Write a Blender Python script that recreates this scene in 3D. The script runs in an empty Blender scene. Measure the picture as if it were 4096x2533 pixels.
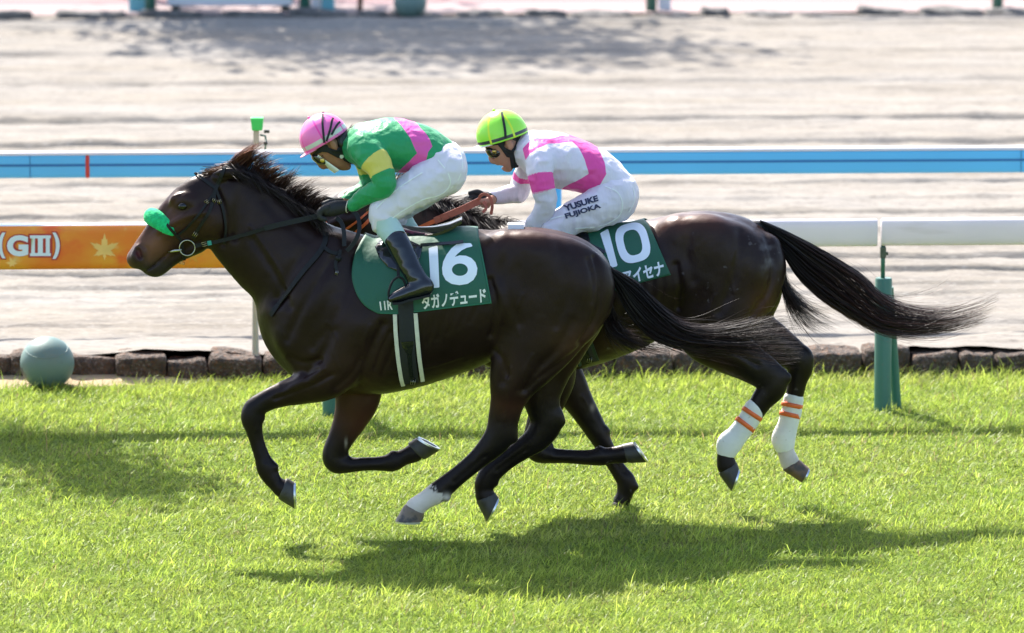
import bpy, bmesh, math, random
import numpy as np
from mathutils import Vector, Matrix
rng = np.random.default_rng(7)
random.seed(7)

# ------------------------------------------------------------------ camera, sky, sun, exposure
scene = bpy.context.scene
COL = scene.collection
IMG_W, IMG_H = 4096.0, 2533.0
FOC = 24459.0                      # focal length in photo pixels
PITCH = math.radians(7.903)
CAM = np.array([0.0, -31.87, 5.6])
SHADOW = (0.41, -0.77)             # metres the shadow runs per metre of height
cam_d = bpy.data.cameras.new('camera')
cam = bpy.data.objects.new('camera', cam_d); COL.objects.link(cam)
cam.location = CAM
cam.rotation_euler = (math.pi/2 - PITCH, 0, 0)
cam_d.sensor_width = 36.0
cam_d.lens = FOC / IMG_W * 36.0
cam_d.clip_start = 1.0
cam_d.clip_end = 2000
cam_d.dof.use_dof = True
cam_d.dof.focus_distance = 32.2
cam_d.dof.aperture_fstop = 3.2
scene.camera = cam

sun_vec = Vector((-SHADOW[0], -SHADOW[1], 1.0)).normalized()
SUN_EL = math.asin(sun_vec.z)
SUN_ROT = math.atan2(sun_vec.x, sun_vec.y)
world = bpy.data.worlds.new('World'); scene.world = world
world.use_nodes = True
wn = world.node_tree
sky = wn.nodes.new('ShaderNodeTexSky')
sky.sky_type = 'NISHITA'
sky.sun_disc = False
sky.sun_elevation = SUN_EL
sky.sun_rotation = SUN_ROT
sky.dust_density = 2.0
wn.links.new(sky.outputs[0], wn.nodes['Background'].inputs[0])
wn.nodes['Background'].inputs[1].default_value = 0.15
sl = bpy.data.lights.new('sun', 'SUN'); sl.energy = 5.0; sl.angle = math.radians(0.5)
sl.color = (1.0, 0.95, 0.87)
so = bpy.data.objects.new('sun', sl); COL.objects.link(so)
so.rotation_euler = sun_vec.to_track_quat('Z', 'Y').to_euler()
scene.view_settings.view_transform = 'Standard'
scene.view_settings.look = 'None'
scene.view_settings.gamma = 1.0
scene.view_settings.exposure = 1.45
scene.view_settings.use_curve_mapping = False
scene.render.engine = 'CYCLES'
scene.cycles.use_denoising = True
scene.cycles.max_bounces = 6
scene.cycles.transparent_max_bounces = 8
scene.cycles.caustics_reflective = False
scene.cycles.caustics_refractive = False

# ------------------------------------------------------------------ measuring helpers
CP, SP = math.cos(PITCH), math.sin(PITCH)
def rays(px, py):
    u = (np.asarray(px, float) - IMG_W/2) / FOC
    v = (IMG_H/2 - np.asarray(py, float)) / FOC
    return np.stack([u, CP + v*SP, -SP + v*CP], -1)
def at(px, py, Y):
    """world point on the vertical plane Y seen at a photo pixel"""
    d = rays(px, py); t = (np.asarray(Y, float) - CAM[1]) / d[..., 1]
    return CAM + d*t[..., None]
def ground_at(px, py, z=0.0):
    d = rays(px, py); t = (z - CAM[2]) / d[..., 2]
    return CAM + d*t[..., None]
def scale_at(P):
    P = np.asarray(P, float) - CAM
    return FOC / (P[..., 1]*CP - P[..., 2]*SP)
def to_px(P):
    Q = np.asarray(P, float) - CAM
    dep = Q[..., 1]*CP - Q[..., 2]*SP
    return np.stack([IMG_W/2 + FOC*Q[..., 0]/dep, IMG_H/2 - FOC*(Q[..., 1]*SP + Q[..., 2]*CP)/dep], -1)
def catmull(pts, n):
    """resample control rows through a Catmull-Rom spline: n steps per span"""
    pts = np.asarray(pts, float)
    if len(pts) == 2:
        t = np.linspace(0, 1, n+1)[:, None]; return pts[0]*(1-t) + pts[1]*t
    p = np.vstack([2*pts[0]-pts[1], pts, 2*pts[-1]-pts[-2]])
    out = []
    for i in range(1, len(p)-2):
        a, b, c, d = p[i-1], p[i], p[i+1], p[i+2]
        for t in np.arange(n)/n:
            out.append(.5*((2*b) + (c-a)*t + (2*a-5*b+4*c-d)*t*t + (3*b-a-3*c+d)*t**3))
    out.append(pts[-1])
    return np.array(out)
def vnoise(P, seed=0):
    """smooth value noise, P (n,3) -> -1..1"""
    P = np.asarray(P, float)
    i = np.floor(P).astype(np.int64); f = P - i; f = f*f*(3-2*f)
    def h(x, y, z):
        n = (x*374761393 + y*668265263 + z*2147483647 + seed*974711) & 0xffffffff
        n = ((n ^ (n >> 13))*1274126177) & 0xffffffff
        return ((n ^ (n >> 16)) & 0xffff)/32767.5 - 1
    r = 0
    for dx in (0, 1):
        for dy in (0, 1):
            for dz in (0, 1):
                w = (f[:, 0] if dx else 1-f[:, 0])*(f[:, 1] if dy else 1-f[:, 1])*(f[:, 2] if dz else 1-f[:, 2])
                r = r + w*h(i[:, 0]+dx, i[:, 1]+dy, i[:, 2]+dz)
    return r
def fbm(P, oct=4, seed=0):
    P = np.asarray(P, float); r = 0; a = 1.0; s = 0
    for o in range(oct):
        r = r + a*vnoise(P*2.0**o + 17.3*o, seed+o); s += a; a *= .5
    return r/s

# ------------------------------------------------------------------ object helpers
def tag(o, label=None, cat=None, group=None, kind=None):
    if label: o['label'] = label
    if cat: o['category'] = cat
    if group: o['group'] = group
    if kind: o['kind'] = kind
    return o
def empty(name, loc=(0, 0, 0)):
    o = bpy.data.objects.new(name, None); COL.objects.link(o); o.location = loc
    o.empty_display_size = .1
    return o
def fast_mesh(name, V, F):
    """V (n,3), F list of equal-length faces (m,k) or ragged list"""
    me = bpy.data.meshes.new(name)
    V = np.asarray(V, np.float32)
    if isinstance(F, np.ndarray):
        m, k = F.shape
        me.vertices.add(len(V)); me.vertices.foreach_set('co', V.ravel())
        me.loops.add(m*k); me.loops.foreach_set('vertex_index', F.astype(np.int32).ravel())
        me.polygons.add(m)
        me.polygons.foreach_set('loop_start', np.arange(0, m*k, k, dtype=np.int32))
        me.update(calc_edges=True)
    else:
        me.from_pydata(V.tolist(), [], [list(map(int, f)) for f in F]); me.update()
    return me
def obj(name, me, mat=None, parent=None, smooth=True):
    o = bpy.data.objects.new(name, me); COL.objects.link(o)
    if mat is not None:
        for m in (mat if isinstance(mat, (list, tuple)) else [mat]): me.materials.append(m)
    if smooth and len(me.polygons):
        me.polygons.foreach_set('use_smooth', np.ones(len(me.polygons), bool))
    if parent is not None:
        o.parent = parent
        if parent.type == 'EMPTY' or True:
            o.matrix_parent_inverse = Matrix.Translation(parent_world(parent)).inverted()
    return o
def parent_world(p):
    v = Vector(p.location)
    while p.parent is not None:
        p = p.parent; 
    return Vector(p.location)
def vattr(me, name, val):
    val = np.asarray(val, np.float32)
    if val.ndim == 1:
        a = me.attributes.new(name, 'FLOAT', 'POINT'); a.data.foreach_set('value', val)
    else:
        a = me.attributes.new(name, 'FLOAT_COLOR', 'POINT')
        if val.shape[1] == 3: val = np.hstack([val, np.ones((len(val), 1), np.float32)])
        a.data.foreach_set('color', val.ravel())

class MB:
    """collects simple solids into one mesh"""
    def __init__(s): s.V = []; s.F = []
    def add(s, V, F):
        b = len(s.V); s.V += [tuple(map(float, v)) for v in V]; s.F += [tuple(int(i)+b for i in f) for f in F]
    def box(s, lo, hi, M=None):
        (x0, y0, z0), (x1, y1, z1) = lo, hi
        V = np.array([(x0,y0,z0),(x1,y0,z0),(x1,y1,z0),(x0,y1,z0),(x0,y0,z1),(x1,y0,z1),(x1,y1,z1),(x0,y1,z1)], float)
        if M is not None: V = np.array([M @ Vector(v) for v in V])
        s.add(V, [(3,2,1,0),(4,5,6,7),(0,1,5,4),(1,2,6,5),(2,3,7,6),(3,0,4,7)])
    def rings(s, R, cap=True, closed=False):
        R = [np.asarray(r, float) for r in R]; n = len(R[0]); b = len(s.V)
        for r in R: s.V += [tuple(v) for v in r.tolist()]
        m = len(R)
        for i in range(m if closed else m-1):
            j = (i+1) % m
            for k in range(n):
                l = (k+1) % n
                s.F.append((b+i*n+k, b+i*n+l, b+j*n+l, b+j*n+k))
        if cap and not closed:
            s.F.append(tuple(b+k for k in range(n))[::-1]); s.F.append(tuple(b+(m-1)*n+k for k in range(n)))
    def tube(s, pts, r, n=8, cap=True, closed=False, flat=None):
        """round (or flat=(wide,thin) with an up vector list) tube along points"""
        P = np.asarray(pts, float); m = len(P)
        r = np.broadcast_to(np.asarray(r, float), (m,))
        T = np.roll(P, -1, 0) - np.roll(P, 1, 0) if closed else np.gradient(P, axis=0)
        T /= np.linalg.norm(T, axis=1)[:, None] + 1e-12
        up = np.array([0, 1, 0.0]) if abs(T[0, 1]) < .9 else np.array([1.0, 0, 0])
        a = np.cross(T[0], up); a /= np.linalg.norm(a)
        R = []
        for i in range(m):
            a = a - T[i]*a.dot(T[i]); a /= np.linalg.norm(a) + 1e-12
            b = np.cross(T[i], a)
            th = np.arange(n)*2*math.pi/n
            R.append(P[i] + r[i]*(np.cos(th)[:, None]*a + np.sin(th)[:, None]*b))
        s.rings(R, cap, closed)
    def sphere(s, c, r, nu=20, nv=12, M=None):
        V = []; F = []
        r = np.broadcast_to(np.asarray(r, float), (3,))
        for j in range(nv+1):
            ph = math.pi*j/nv
            for i in range(nu):
                th = 2*math.pi*i/nu
                v = np.array([math.sin(ph)*math.cos(th), math.sin(ph)*math.sin(th), math.cos(ph)])*r
                if M is not None: v = np.array(M @ Vector(v))
                V.append(v + np.asarray(c))
        for j in range(nv):
            for i in range(nu):
                F.append((j*nu+i, (j+1)*nu+i, (j+1)*nu+(i+1) % nu, j*nu+(i+1) % nu))
        s.add(V, F)
    def build(s, name, mat, parent=None, smooth=True, bevel=0, auto=None):
        me = fast_mesh(name, np.array(s.V), s.F)
        bm = bmesh.new(); bm.from_mesh(me)
        bmesh.ops.remove_doubles(bm, verts=bm.verts, dist=1e-5)
        bmesh.ops.recalc_face_normals(bm, faces=bm.faces)
        bm.to_mesh(me); bm.free()
        o = obj(name, me, mat, parent, smooth)
        if bevel:
            b = o.modifiers.new('bevel', 'BEVEL'); b.width = bevel; b.segments = 2; b.limit_method = 'ANGLE'
        if auto is not None and smooth:
            me.set_sharp_from_angle(angle=math.radians(auto))
        return o

# ------------------------------------------------------------------ implicit bodies
class Chain:
    """a limb: rows (px, py, radius_px, Y, half_depth_m) swept with an elliptic section"""
    def __init__(s, rows, k=.02, sub=4, op='add', cols=None, name=''):
        rows = np.array(rows, float)
        c = at(rows[:, 0], rows[:, 1], rows[:, 3])
        r = rows[:, 2]/scale_at(c)
        d = rows[:, 4]
        A = np.hstack([c, r[:, None], d[:, None]])
        n = len(rows)
        if cols is None: cols = [(.02, .012, .01)]*n
        A = np.hstack([A, np.array(cols, float)])
        s.q = catmull(A, sub) if n > 2 else catmull(A, sub)
        s.q[:, 3:5] = np.maximum(s.q[:, 3:5], .002)
        s.k = k; s.op = op; s.name = name; s.n = n; s.sub = sub
        s.m = .0
    def bbox(s, i, pad):
        a, b = s.q[i], s.q[i+1]
        r = max(a[3], b[3]) + pad; d = max(a[4], b[4]) + pad
        rr = np.array([r, max(d, r*.0 + d), r])
        lo = np.minimum(a[:3], b[:3]) - rr; hi = np.maximum(a[:3], b[:3]) + rr
        return lo, hi
    def seg(s, i, P, want_t=False):
        a, b = s.q[i], s.q[i+1]
        A = a[:3].astype(np.float32); D = (b[:3]-a[:3]).astype(np.float32)
        L2 = float(D @ D) + 1e-12
        Q = P - A
        t = np.clip((Q @ D)/L2, 0, 1)
        O = Q - t[..., None]*D
        r = a[3] + (b[3]-a[3])*t; d = a[4] + (b[4]-a[4])*t
        o2 = O[..., 0]**2 + O[..., 2]**2; y2 = O[..., 1]**2
        q = np.sqrt(o2/(r*r) + y2/(d*d)) + 1e-9
        dist = np.sqrt(o2 + y2)*(1 - 1/q)
        dist = np.where(q < .05, -np.minimum(r, d), dist)
        return (dist, t) if want_t else dist
    def seg_grid(s, i, x, y, z):
        a, b = s.q[i].astype(np.float32), s.q[i+1].astype(np.float32)
        D = b[:3] - a[:3]; L2 = float(D @ D) + 1e-12
        qx = (x - a[0])[:, None, None]; qy = (y - a[1])[None, :, None]; qz = (z - a[2])[None, None, :]
        t = qx*(D[0]/L2) + qy*(D[1]/L2) + qz*(D[2]/L2); np.clip(t, 0, 1, out=t)
        o2 = qx - t*D[0]; o2 *= o2
        w = qz - t*D[2]; w *= w; o2 += w
        y2 = qy - t*D[1]; y2 *= y2
        r = a[3] + (b[3]-a[3])*t; r *= r
        d = a[4] + (b[4]-a[4])*t; d *= d
        q = o2/r; q += y2/d; np.sqrt(q, out=q); q += 1e-9
        o2 += y2; np.sqrt(o2, out=o2)
        o2 *= 1 - 1/q
        return np.where(q < .05, -min(a[3], a[4]), o2)
    def ev(s, P):
        v = None
        for i in range(len(s.q)-1):
            e = s.seg(i, P); v = e if v is None else np.minimum(v, e)
        return v
    def ev_t(s, P):
        """distance, position along the limb in control-row units, colour"""
        best = np.full(len(P), 9e9, np.float32); T = np.zeros(len(P)); C = np.zeros((len(P), 3))
        for i in range(len(s.q)-1):
            e, t = s.seg(i, P, True)
            m = e < best
            best[m] = e[m]; T[m] = (i + t[m])/s.sub
            C[m] = s.q[i, 5:8] + (s.q[i+1, 5:8]-s.q[i, 5:8])*t[m][:, None]
        return best, T, C
def smin(a, b, k):
    h = np.clip(.5 + .5*(b-a)/k, 0, 1)
    return b + (a-b)*h - k*h*(1-h)
class Body:
    def __init__(s): s.ch = []; s.vol = None
    def add(s, rows, k=.02, sub=4, op='add', cols=None, name=''):
        c = Chain(rows, k, sub, op, cols, name); s.ch.append(c); return c
    def sub(s, *names):
        b = Body(); b.ch = [c for c in s.ch if c.name in names]; return b
    def ev(s, P):
        P = np.asarray(P, np.float32); v = None
        if s.vol is not None:      # the sampled field, once the mesh has been made
            q = np.clip((P - s.lo)/s.h, 0, np.array(s.vol.shape) - 1.001)
            i = q.astype(int); f = q - i; v = 0
            for dx in (0, 1):
                for dy in (0, 1):
                    for dz in (0, 1):
                        w = (f[:, 0] if dx else 1-f[:, 0])*(f[:, 1] if dy else 1-f[:, 1])*(f[:, 2] if dz else 1-f[:, 2])
                        v = v + w*s.vol[i[:, 0]+dx, i[:, 1]+dy, i[:, 2]+dz]
            return v
        for c in s.ch:
            e = c.ev(P)
            if v is None: v = e
            elif c.op == 'add': v = smin(v, e, c.k)
            else: v = -smin(-v, e, c.k)
        return v
    def normal(s, P, h=.004):
        P = np.asarray(P, float); g = []
        for ax in range(3):
            d = np.zeros(3); d[ax] = h
            g.append(s.ev(P+d) - s.ev(P-d))
        g = np.stack(g, -1).astype(float)
        return g/(np.linalg.norm(g, axis=-1)[..., None] + 1e-12)
    def hit(s, px, py, off=0.0, y0=-.6, y1=.5, n=72, fall=None):
        """where the line of sight through a photo pixel meets the surface grown by off"""
        px = np.atleast_1d(np.asarray(px, float)); py = np.atleast_1d(np.asarray(py, float))
        ys = np.linspace(y0, y1, n)
        P = np.stack([at(px, py, np.full_like(px, y)) for y in ys], 1)
        v = s.ev(P.reshape(-1, 3)).reshape(len(px), n) - off
        ins = v < 0
        first = np.where(ins.any(1), ins.argmax(1), v.argmin(1))
        miss = ~ins.any(1)
        lo = ys[np.maximum(first-1, 0)]; hi = ys[first]
        for _ in range(9):
            mid = (lo+hi)/2; M = at(px, py, mid)
            iv = s.ev(M) - off < 0
            hi = np.where(iv, mid, hi); lo = np.where(iv, lo, mid)
        y = np.where(miss, ys[first] if fall is None else fall, (lo+hi)/2)
        return at(px, py, y)
    def mesh(s, name, h, pad=.02, off=0.0, nsm=2):
        los = []; his = []
        for c in s.ch:
            if c.op != 'add': continue
            for i in range(len(c.q)-1):
                lo, hi = c.bbox(i, .015 + off); los.append(lo); his.append(hi)
        lo = np.min(los, 0) - 2*h; hi = np.max(his, 0) + 2*h
        n = np.ceil((hi-lo)/h).astype(int) + 1
        ax = [np.arange(n[i], dtype=np.float32)*np.float32(h) + np.float32(lo[i]) for i in range(3)]
        vol = np.full(n, .2, np.float32)
        for c in s.ch:
            pd = c.k + 2.5*h + off + .012
            clo = np.min([c.bbox(i, pd)[0] for i in range(len(c.q)-1)], 0); chi = np.max([c.bbox(i, pd)[1] for i in range(len(c.q)-1)], 0)
            i0 = np.clip(np.floor((clo-lo)/h).astype(int), 0, n); i1 = np.clip(np.ceil((chi-lo)/h).astype(int)+1, 0, n)
            sl = tuple(slice(a, b) for a, b in zip(i0, i1))
            dv = np.full([b-a for a, b in zip(i0, i1)], .2, np.float32)
            for i in range(len(c.q)-1):
                a, b = c.bbox(i, pd)
                j0 = np.clip(np.floor((a-lo)/h).astype(int), i0, i1); j1 = np.clip(np.ceil((b-lo)/h).astype(int)+1, i0, i1)
                if (j1 <= j0).any(): continue
                e = c.seg_grid(i, ax[0][j0[0]:j1[0]], ax[1][j0[1]:j1[1]], ax[2][j0[2]:j1[2]])
                s2 = tuple(slice(p-q, r-q) for p, q, r in zip(j0, i0, j1))
                dv[s2] = np.minimum(dv[s2], e)
            if c.op == 'add': vol[sl] = smin(vol[sl], dv, c.k)
            else: vol[sl] = -smin(-vol[sl], dv, c.k)
        vol -= off
        s.vol = vol; s.lo = lo; s.h = h
        V, F = surface_nets(vol, nsm)
        V = V*h + lo
        me = fast_mesh(name, V, F)
        return me, V
def surface_nets(vol, nsm=2):
    ins = vol < 0
    n = np.array(vol.shape)
    c = ins[:-1, :-1, :-1].astype(np.int8)
    cnt = np.zeros(n-1, np.int8)
    for dx in (0, 1):
        for dy in (0, 1):
            for dz in (0, 1):
                cnt += ins[dx:n[0]-1+dx, dy:n[1]-1+dy, dz:n[2]-1+dz]
    act = (cnt > 0) & (cnt < 8)
    idx = np.full(act.shape, -1, np.int64)
    I = np.argwhere(act); idx[act] = np.arange(len(I))
    acc = np.zeros((len(I), 3)); num = np.zeros(len(I))
    for ax in range(3):
        o = [a for a in range(3) if a != ax]
        for p in (0, 1):
            for q in (0, 1):
                a = I.copy(); a[:, o[0]] += p; a[:, o[1]] += q
                b = a.copy(); b[:, ax] += 1
                va = vol[tuple(a.T)]; vb = vol[tuple(b.T)]
                cr = (va < 0) != (vb < 0)
                t = np.where(cr, va/(va-vb+1e-20), 0)
                pt = a.astype(float); pt[:, ax] += t
                acc[cr] += pt[cr]; num[cr] += 1
    V = acc/num[:, None]
    F = []
    for ax in range(3):
        o = [a for a in range(3) if a != ax]
        sl0 = [slice(None)]*3; sl1 = [slice(None)]*3
        sl0[ax] = slice(0, -1); sl1[ax] = slice(1, None)
        ch = ins[tuple(sl0)] != ins[tuple(sl1)]
        E = np.argwhere(ch)
        E = E[(E[:, o[0]] > 0) & (E[:, o[1]] > 0) & (E[:, o[0]] < n[o[0]]-1) & (E[:, o[1]] < n[o[1]]-1)]
        flip = ins[tuple(E.T)]
        def cell(p, q):
            a = E.copy(); a[:, o[0]] -= p; a[:, o[1]] -= q; return idx[tuple(a.T)]
        q4 = np.stack([cell(0, 0), cell(1, 0), cell(1, 1), cell(0, 1)], 1)
        if ax == 1: flip = ~flip
        q4[~flip] = q4[~flip][:, ::-1]
        F.append(q4)
    F = np.vstack(F)
    F = F[(F >= 0).all(1)]
    # light smoothing
    E = np.vstack([F[:, [0, 1]], F[:, [1, 2]], F[:, [2, 3]], F[:, [3, 0]]])
    for lam in (.5, -.51)*nsm:
        S = np.zeros_like(V); N = np.zeros(len(V))
        for k in range(3):
            S[:, k] = np.bincount(E[:, 0], V[E[:, 1], k], len(V))
        N = np.bincount(E[:, 0], minlength=len(V))
        N = np.maximum(N, 1)
        V = V + lam*(S/N[:, None] - V)
    return V, F
def body_cols(b, V, sharp=.012):
    """coat colour of each vertex, blended from the limbs near it"""
    W = np.zeros(len(V)); C = np.zeros((len(V), 3)); near = np.full(len(V), 9e9); who = np.zeros(len(V), int); T = np.zeros(len(V))
    V32 = V.astype(np.float32)
    for j, c in enumerate(b.ch):
        if c.op != 'add': continue
        d, t, col = c.ev_t(V32)
        w = np.exp(-np.clip(d, -.05, .4)/sharp)
        W += w; C += col*w[:, None]
        m = d < near; near[m] = d[m]; who[m] = j; T[m] = t[m]
    return C/W[:, None], who, T
def in_poly(px, poly):
    """signed distance (px) to a polygon, negative inside"""
    poly = np.asarray(poly, float); p = np.asarray(px, float)
    d = np.full(len(p), 1e18); ins = np.zeros(len(p), bool)
    for i in range(len(poly)):
        a, b = poly[i], poly[(i+1) % len(poly)]
        e = b-a; w = p-a
        t = np.clip((w @ e)/(e @ e + 1e-12), 0, 1)
        d = np.minimum(d, ((w - t[:, None]*e)**2).sum(1))
        c = (a[1] > p[:, 1]) != (b[1] > p[:, 1])
        x = (b[0]-a[0])*(p[:, 1]-a[1])/(b[1]-a[1] + 1e-12) + a[0]
        ins ^= c & (p[:, 0] < x)
    return np.where(ins, -1, 1)*np.sqrt(d)
# ------------------------------------------------------------------ materials
MATS = {}
def mat(name, base=(.5, .5, .5), rough=.5, metal=0.0, spec=.5, attr=None, var=None, var2=None, bump=None, bumps=None,
        sheen=0.0, coat=0.0, transl=0.0, stretch=None, mixes=(), coords='Object', rvar=None, tint=None):
    """procedural principled material.
    var = (scale, amount, detail): brightness variation; var2 = (scale, colour, threshold, softness): blotches of a second colour
    bumps = list of (scale, strength, distance, detail, stretch); mixes = list of (attribute, colour): colour where attribute < 0"""
    m = bpy.data.materials.new(name); m.use_nodes = True
    nt = m.node_tree; N = nt.nodes; L = nt.links
    p = N['Principled BSDF']
    p.inputs['Roughness'].default_value = rough
    p.inputs['Metallic'].default_value = metal
    p.inputs['Specular IOR Level'].default_value = spec
    if sheen:
        p.inputs['Sheen Weight'].default_value = sheen
        p.inputs['Sheen Roughness'].default_value = .4
    if tint: p.inputs['Specular Tint'].default_value = (*tint, 1)
    if coat:
        p.inputs['Coat Weight'].default_value = coat; p.inputs['Coat Roughness'].default_value = .08
    tc = N.new('ShaderNodeTexCoord')
    def co(st):
        if st is None: return tc.outputs[coords]
        mp = N.new('ShaderNodeMapping'); mp.inputs['Scale'].default_value = st
        L.new(tc.outputs[coords], mp.inputs[0]); return mp.outputs[0]
    if attr:
        a = N.new('ShaderNodeAttribute'); a.attribute_name = attr; c = a.outputs['Color']
    else:
        r = N.new('ShaderNodeRGB'); r.outputs[0].default_value = (*base, 1); c = r.outputs[0]
    for an, colr in mixes:
        a = N.new('ShaderNodeAttribute'); a.attribute_name = an
        lt = N.new('ShaderNodeMapRange'); lt.inputs['From Min'].default_value = -.6; lt.inputs['From Max'].default_value = .6
        lt.inputs['To Min'].default_value = 1; lt.inputs['To Max'].default_value = 0
        L.new(a.outputs['Fac'], lt.inputs[0])
        mx = N.new('ShaderNodeMix'); mx.data_type = 'RGBA'
        L.new(lt.outputs[0], mx.inputs[0]); L.new(c, mx.inputs[6]); mx.inputs[7].default_value = (*colr, 1)
        c = mx.outputs[2]
    if var2:
        for sc, colr, th, soft, st in (var2 if isinstance(var2, list) else [var2]):
            n = N.new('ShaderNodeTexNoise'); n.inputs['Scale'].default_value = sc; n.inputs['Detail'].default_value = 5
            L.new(co(st), n.inputs['Vector'])
            mr = N.new('ShaderNodeMapRange'); mr.inputs['From Min'].default_value = th-soft; mr.inputs['From Max'].default_value = th+soft
            L.new(n.outputs[0], mr.inputs[0])
            mx = N.new('ShaderNodeMix'); mx.data_type = 'RGBA'
            L.new(mr.outputs[0], mx.inputs[0]); L.new(c, mx.inputs[6]); mx.inputs[7].default_value = (*colr, 1)
            c = mx.outputs[2]
    if var:
        sc, am, det = var[:3]
        n = N.new('ShaderNodeTexNoise'); n.inputs['Scale'].default_value = sc; n.inputs['Detail'].default_value = det
        L.new(co(var[3] if len(var) > 3 else stretch), n.inputs['Vector'])
        mr = N.new('ShaderNodeMapRange'); mr.inputs['From Min'].default_value = .25; mr.inputs['From Max'].default_value = .75
        mr.inputs['To Min'].default_value = 1-am; mr.inputs['To Max'].default_value = 1+am
        L.new(n.outputs[0], mr.inputs[0])
        mx = N.new('ShaderNodeMix'); mx.data_type = 'RGBA'; mx.blend_type = 'MULTIPLY'; mx.inputs[0].default_value = 1
        L.new(c, mx.inputs[6]); L.new(mr.outputs[0], mx.inputs[7]); c = mx.outputs[2]
    L.new(c, p.inputs['Base Color'])
    if rvar:
        n = N.new('ShaderNodeTexNoise'); n.inputs['Scale'].default_value = rvar[0]; n.inputs['Detail'].default_value = 5
        L.new(co(rvar[3]), n.inputs['Vector'])
        mr = N.new('ShaderNodeMapRange'); mr.inputs['From Min'].default_value = .3; mr.inputs['From Max'].default_value = .7
        mr.inputs['To Min'].default_value = rvar[1]; mr.inputs['To Max'].default_value = rvar[2]
        L.new(n.outputs[0], mr.inputs[0]); L.new(mr.outputs[0], p.inputs['Roughness'])
    last = None
    for b in (bumps or []):
        sc, stg, dist, det, st = b
        n = N.new('ShaderNodeTexNoise'); n.inputs['Scale'].default_value = sc; n.inputs['Detail'].default_value = det
        L.new(co(st), n.inputs['Vector'])
        bp = N.new('ShaderNodeBump'); bp.inputs['Strength'].default_value = stg; bp.inputs['Distance'].default_value = dist
        L.new(n.outputs[0], bp.inputs['Height'])
        if last is not None: L.new(last, bp.inputs['Normal'])
        last = bp.outputs[0]
    if last is not None: L.new(last, p.inputs['Normal'])
    if transl:
        t = N.new('ShaderNodeBsdfTranslucent'); L.new(c, t.inputs[0])
        ms = N.new('ShaderNodeMixShader'); ms.inputs[0].default_value = transl
        L.new(p.outputs[0], ms.inputs[1]); L.new(t.outputs[0], ms.inputs[2])
        L.new(ms.outputs[0], N['Material Output'].inputs[0])
    MATS[name] = m
    return m

M_coat = mat('horse_coat', attr='coat', tint=(.88, .74, .70), rough=.38, spec=.25, var=(6, .36, 6), rvar=(7, .31, .50, None),
             bumps=[(14, .10, .01, 4, None), (150, .14, .004, 3, (1, 1, .25)), (420, .10, .002, 2, (1, 1, .3))])
M_coat_wet = mat('horse_coat_sweaty', attr='coat', tint=(.88, .74, .70), rough=.35, spec=.28, var=(6, .36, 6), rvar=(9, .28, .50, None),
             var2=[(16, (.10, .085, .09), .72, .05, None)],
             bumps=[(7, .16, .02, 3, None), (120, .14, .005, 3, (1, 1, .3))])
M_hair = mat('horse_hair', attr='hair', rough=.48, spec=.25)
M_eye = mat('horse_eye', (.005, .003, .003), .12, spec=.5)
M_hoof = mat('hoof_horn', (.030, .026, .022), .5, var=(40, .35, 4, (1, 1, .2)), bumps=[(120, .2, .003, 3, (.2, .2, 1))])
M_hoof_pale = mat('hoof_horn_pale', (.16, .115, .085), .45, var2=[(22, (.04, .036, .035), .5, .08, None)], bumps=[(90, .2, .003, 3, None)])
M_hoof_mud = mat('hoof_horn_muddy', (.13, .075, .045), .6, var2=[(22, (.06, .045, .035), .52, .08, None)], bumps=[(90, .3, .003, 3, None)])
M_shoe = mat('aluminium', (.62, .63, .64), .32, metal=1, var=(60, .2, 3))
M_steel = mat('bit_steel', (.42, .40, .35), .28, metal=1)
M_brass = mat('buckle_brass', (.62, .50, .28), .25, metal=1)
M_leather = mat('black_leather', (.009, .009, .010), .55, spec=.22, var=(40, .3, 3), bumps=[(160, .2, .002, 3, None)])
M_web = mat('black_webbing', (.010, .011, .013), .75, bumps=[(300, .3, .002, 2, (1, 1, 3))])
M_rubber = mat('rein_rubber', (.012, .013, .017), .6, spec=.25, bumps=[(220, .5, .003, 1, None)])
M_orange = mat('orange_leather', (.50, .085, .02), .45, var=(30, .2, 3), bumps=[(200, .25, .002, 2, None)])
M_rust = mat('tan_rubber_rein', (.33, .075, .045), .55, var=(40, .15, 3), bumps=[(260, .5, .003, 1, None)])
M_fleece = mat('green_fleece', (.006, .46, .16), .9, var=(60, .3, 4), sheen=.1, bumps=[(140, .5, .006, 4, None), (320, .4, .003, 2, None)])
M_cloth = mat('green_number_cloth', (.006, .085, .046), .62, var=(5, .1, 3), sheen=.15, bumps=[(600, .2, .001, 2, None), (7, .6, .02, 3, (1, 1, .6)), (22, .2, .006, 2, None)])
M_print = mat('white_print', (.74, .78, .84), .5, var=(6, .05, 3))
M_print_cream = mat('cream_print', (.74, .74, .68), .5, var=(6, .06, 3))
M_teal = mat('teal_tape', (.02, .25, .2), .5, var=(40, .1, 2))
M_patent = mat('patent_leather', (.006, .007, .012), .10, spec=.45, coat=.3, var=(20, .3, 3), bumps=[(9, .12, .02, 2, (1, 1, .5))])
M_pad = mat('cream_padding', (.60, .58, .49), .8, var=(20, .12, 4), bumps=[(120, .3, .004, 3, None)])
M_bandage = mat('white_bandage', (.72, .70, .66), .8, var=(10, .06, 4), var2=[(26, (.40, .35, .30), .72, .05, None)], bumps=[(60, .2, .004, 3, (1, 1, 5))])
M_otape = mat('orange_tape', (.75, .14, .03), .5, var=(40, .1, 2))
# ------------------------------------------------------------------ horses
BK = (.0050, .0036, .0045)     # black points
BR = (.0118, .0055, .0055)     # dark bay body
RD = (.036, .0130, .0085)        # reddish brown
MZ = (.105, .042, .022)        # brown muzzle
GY = (.020, .016, .016)
WH = (.60, .53, .47)

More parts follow.
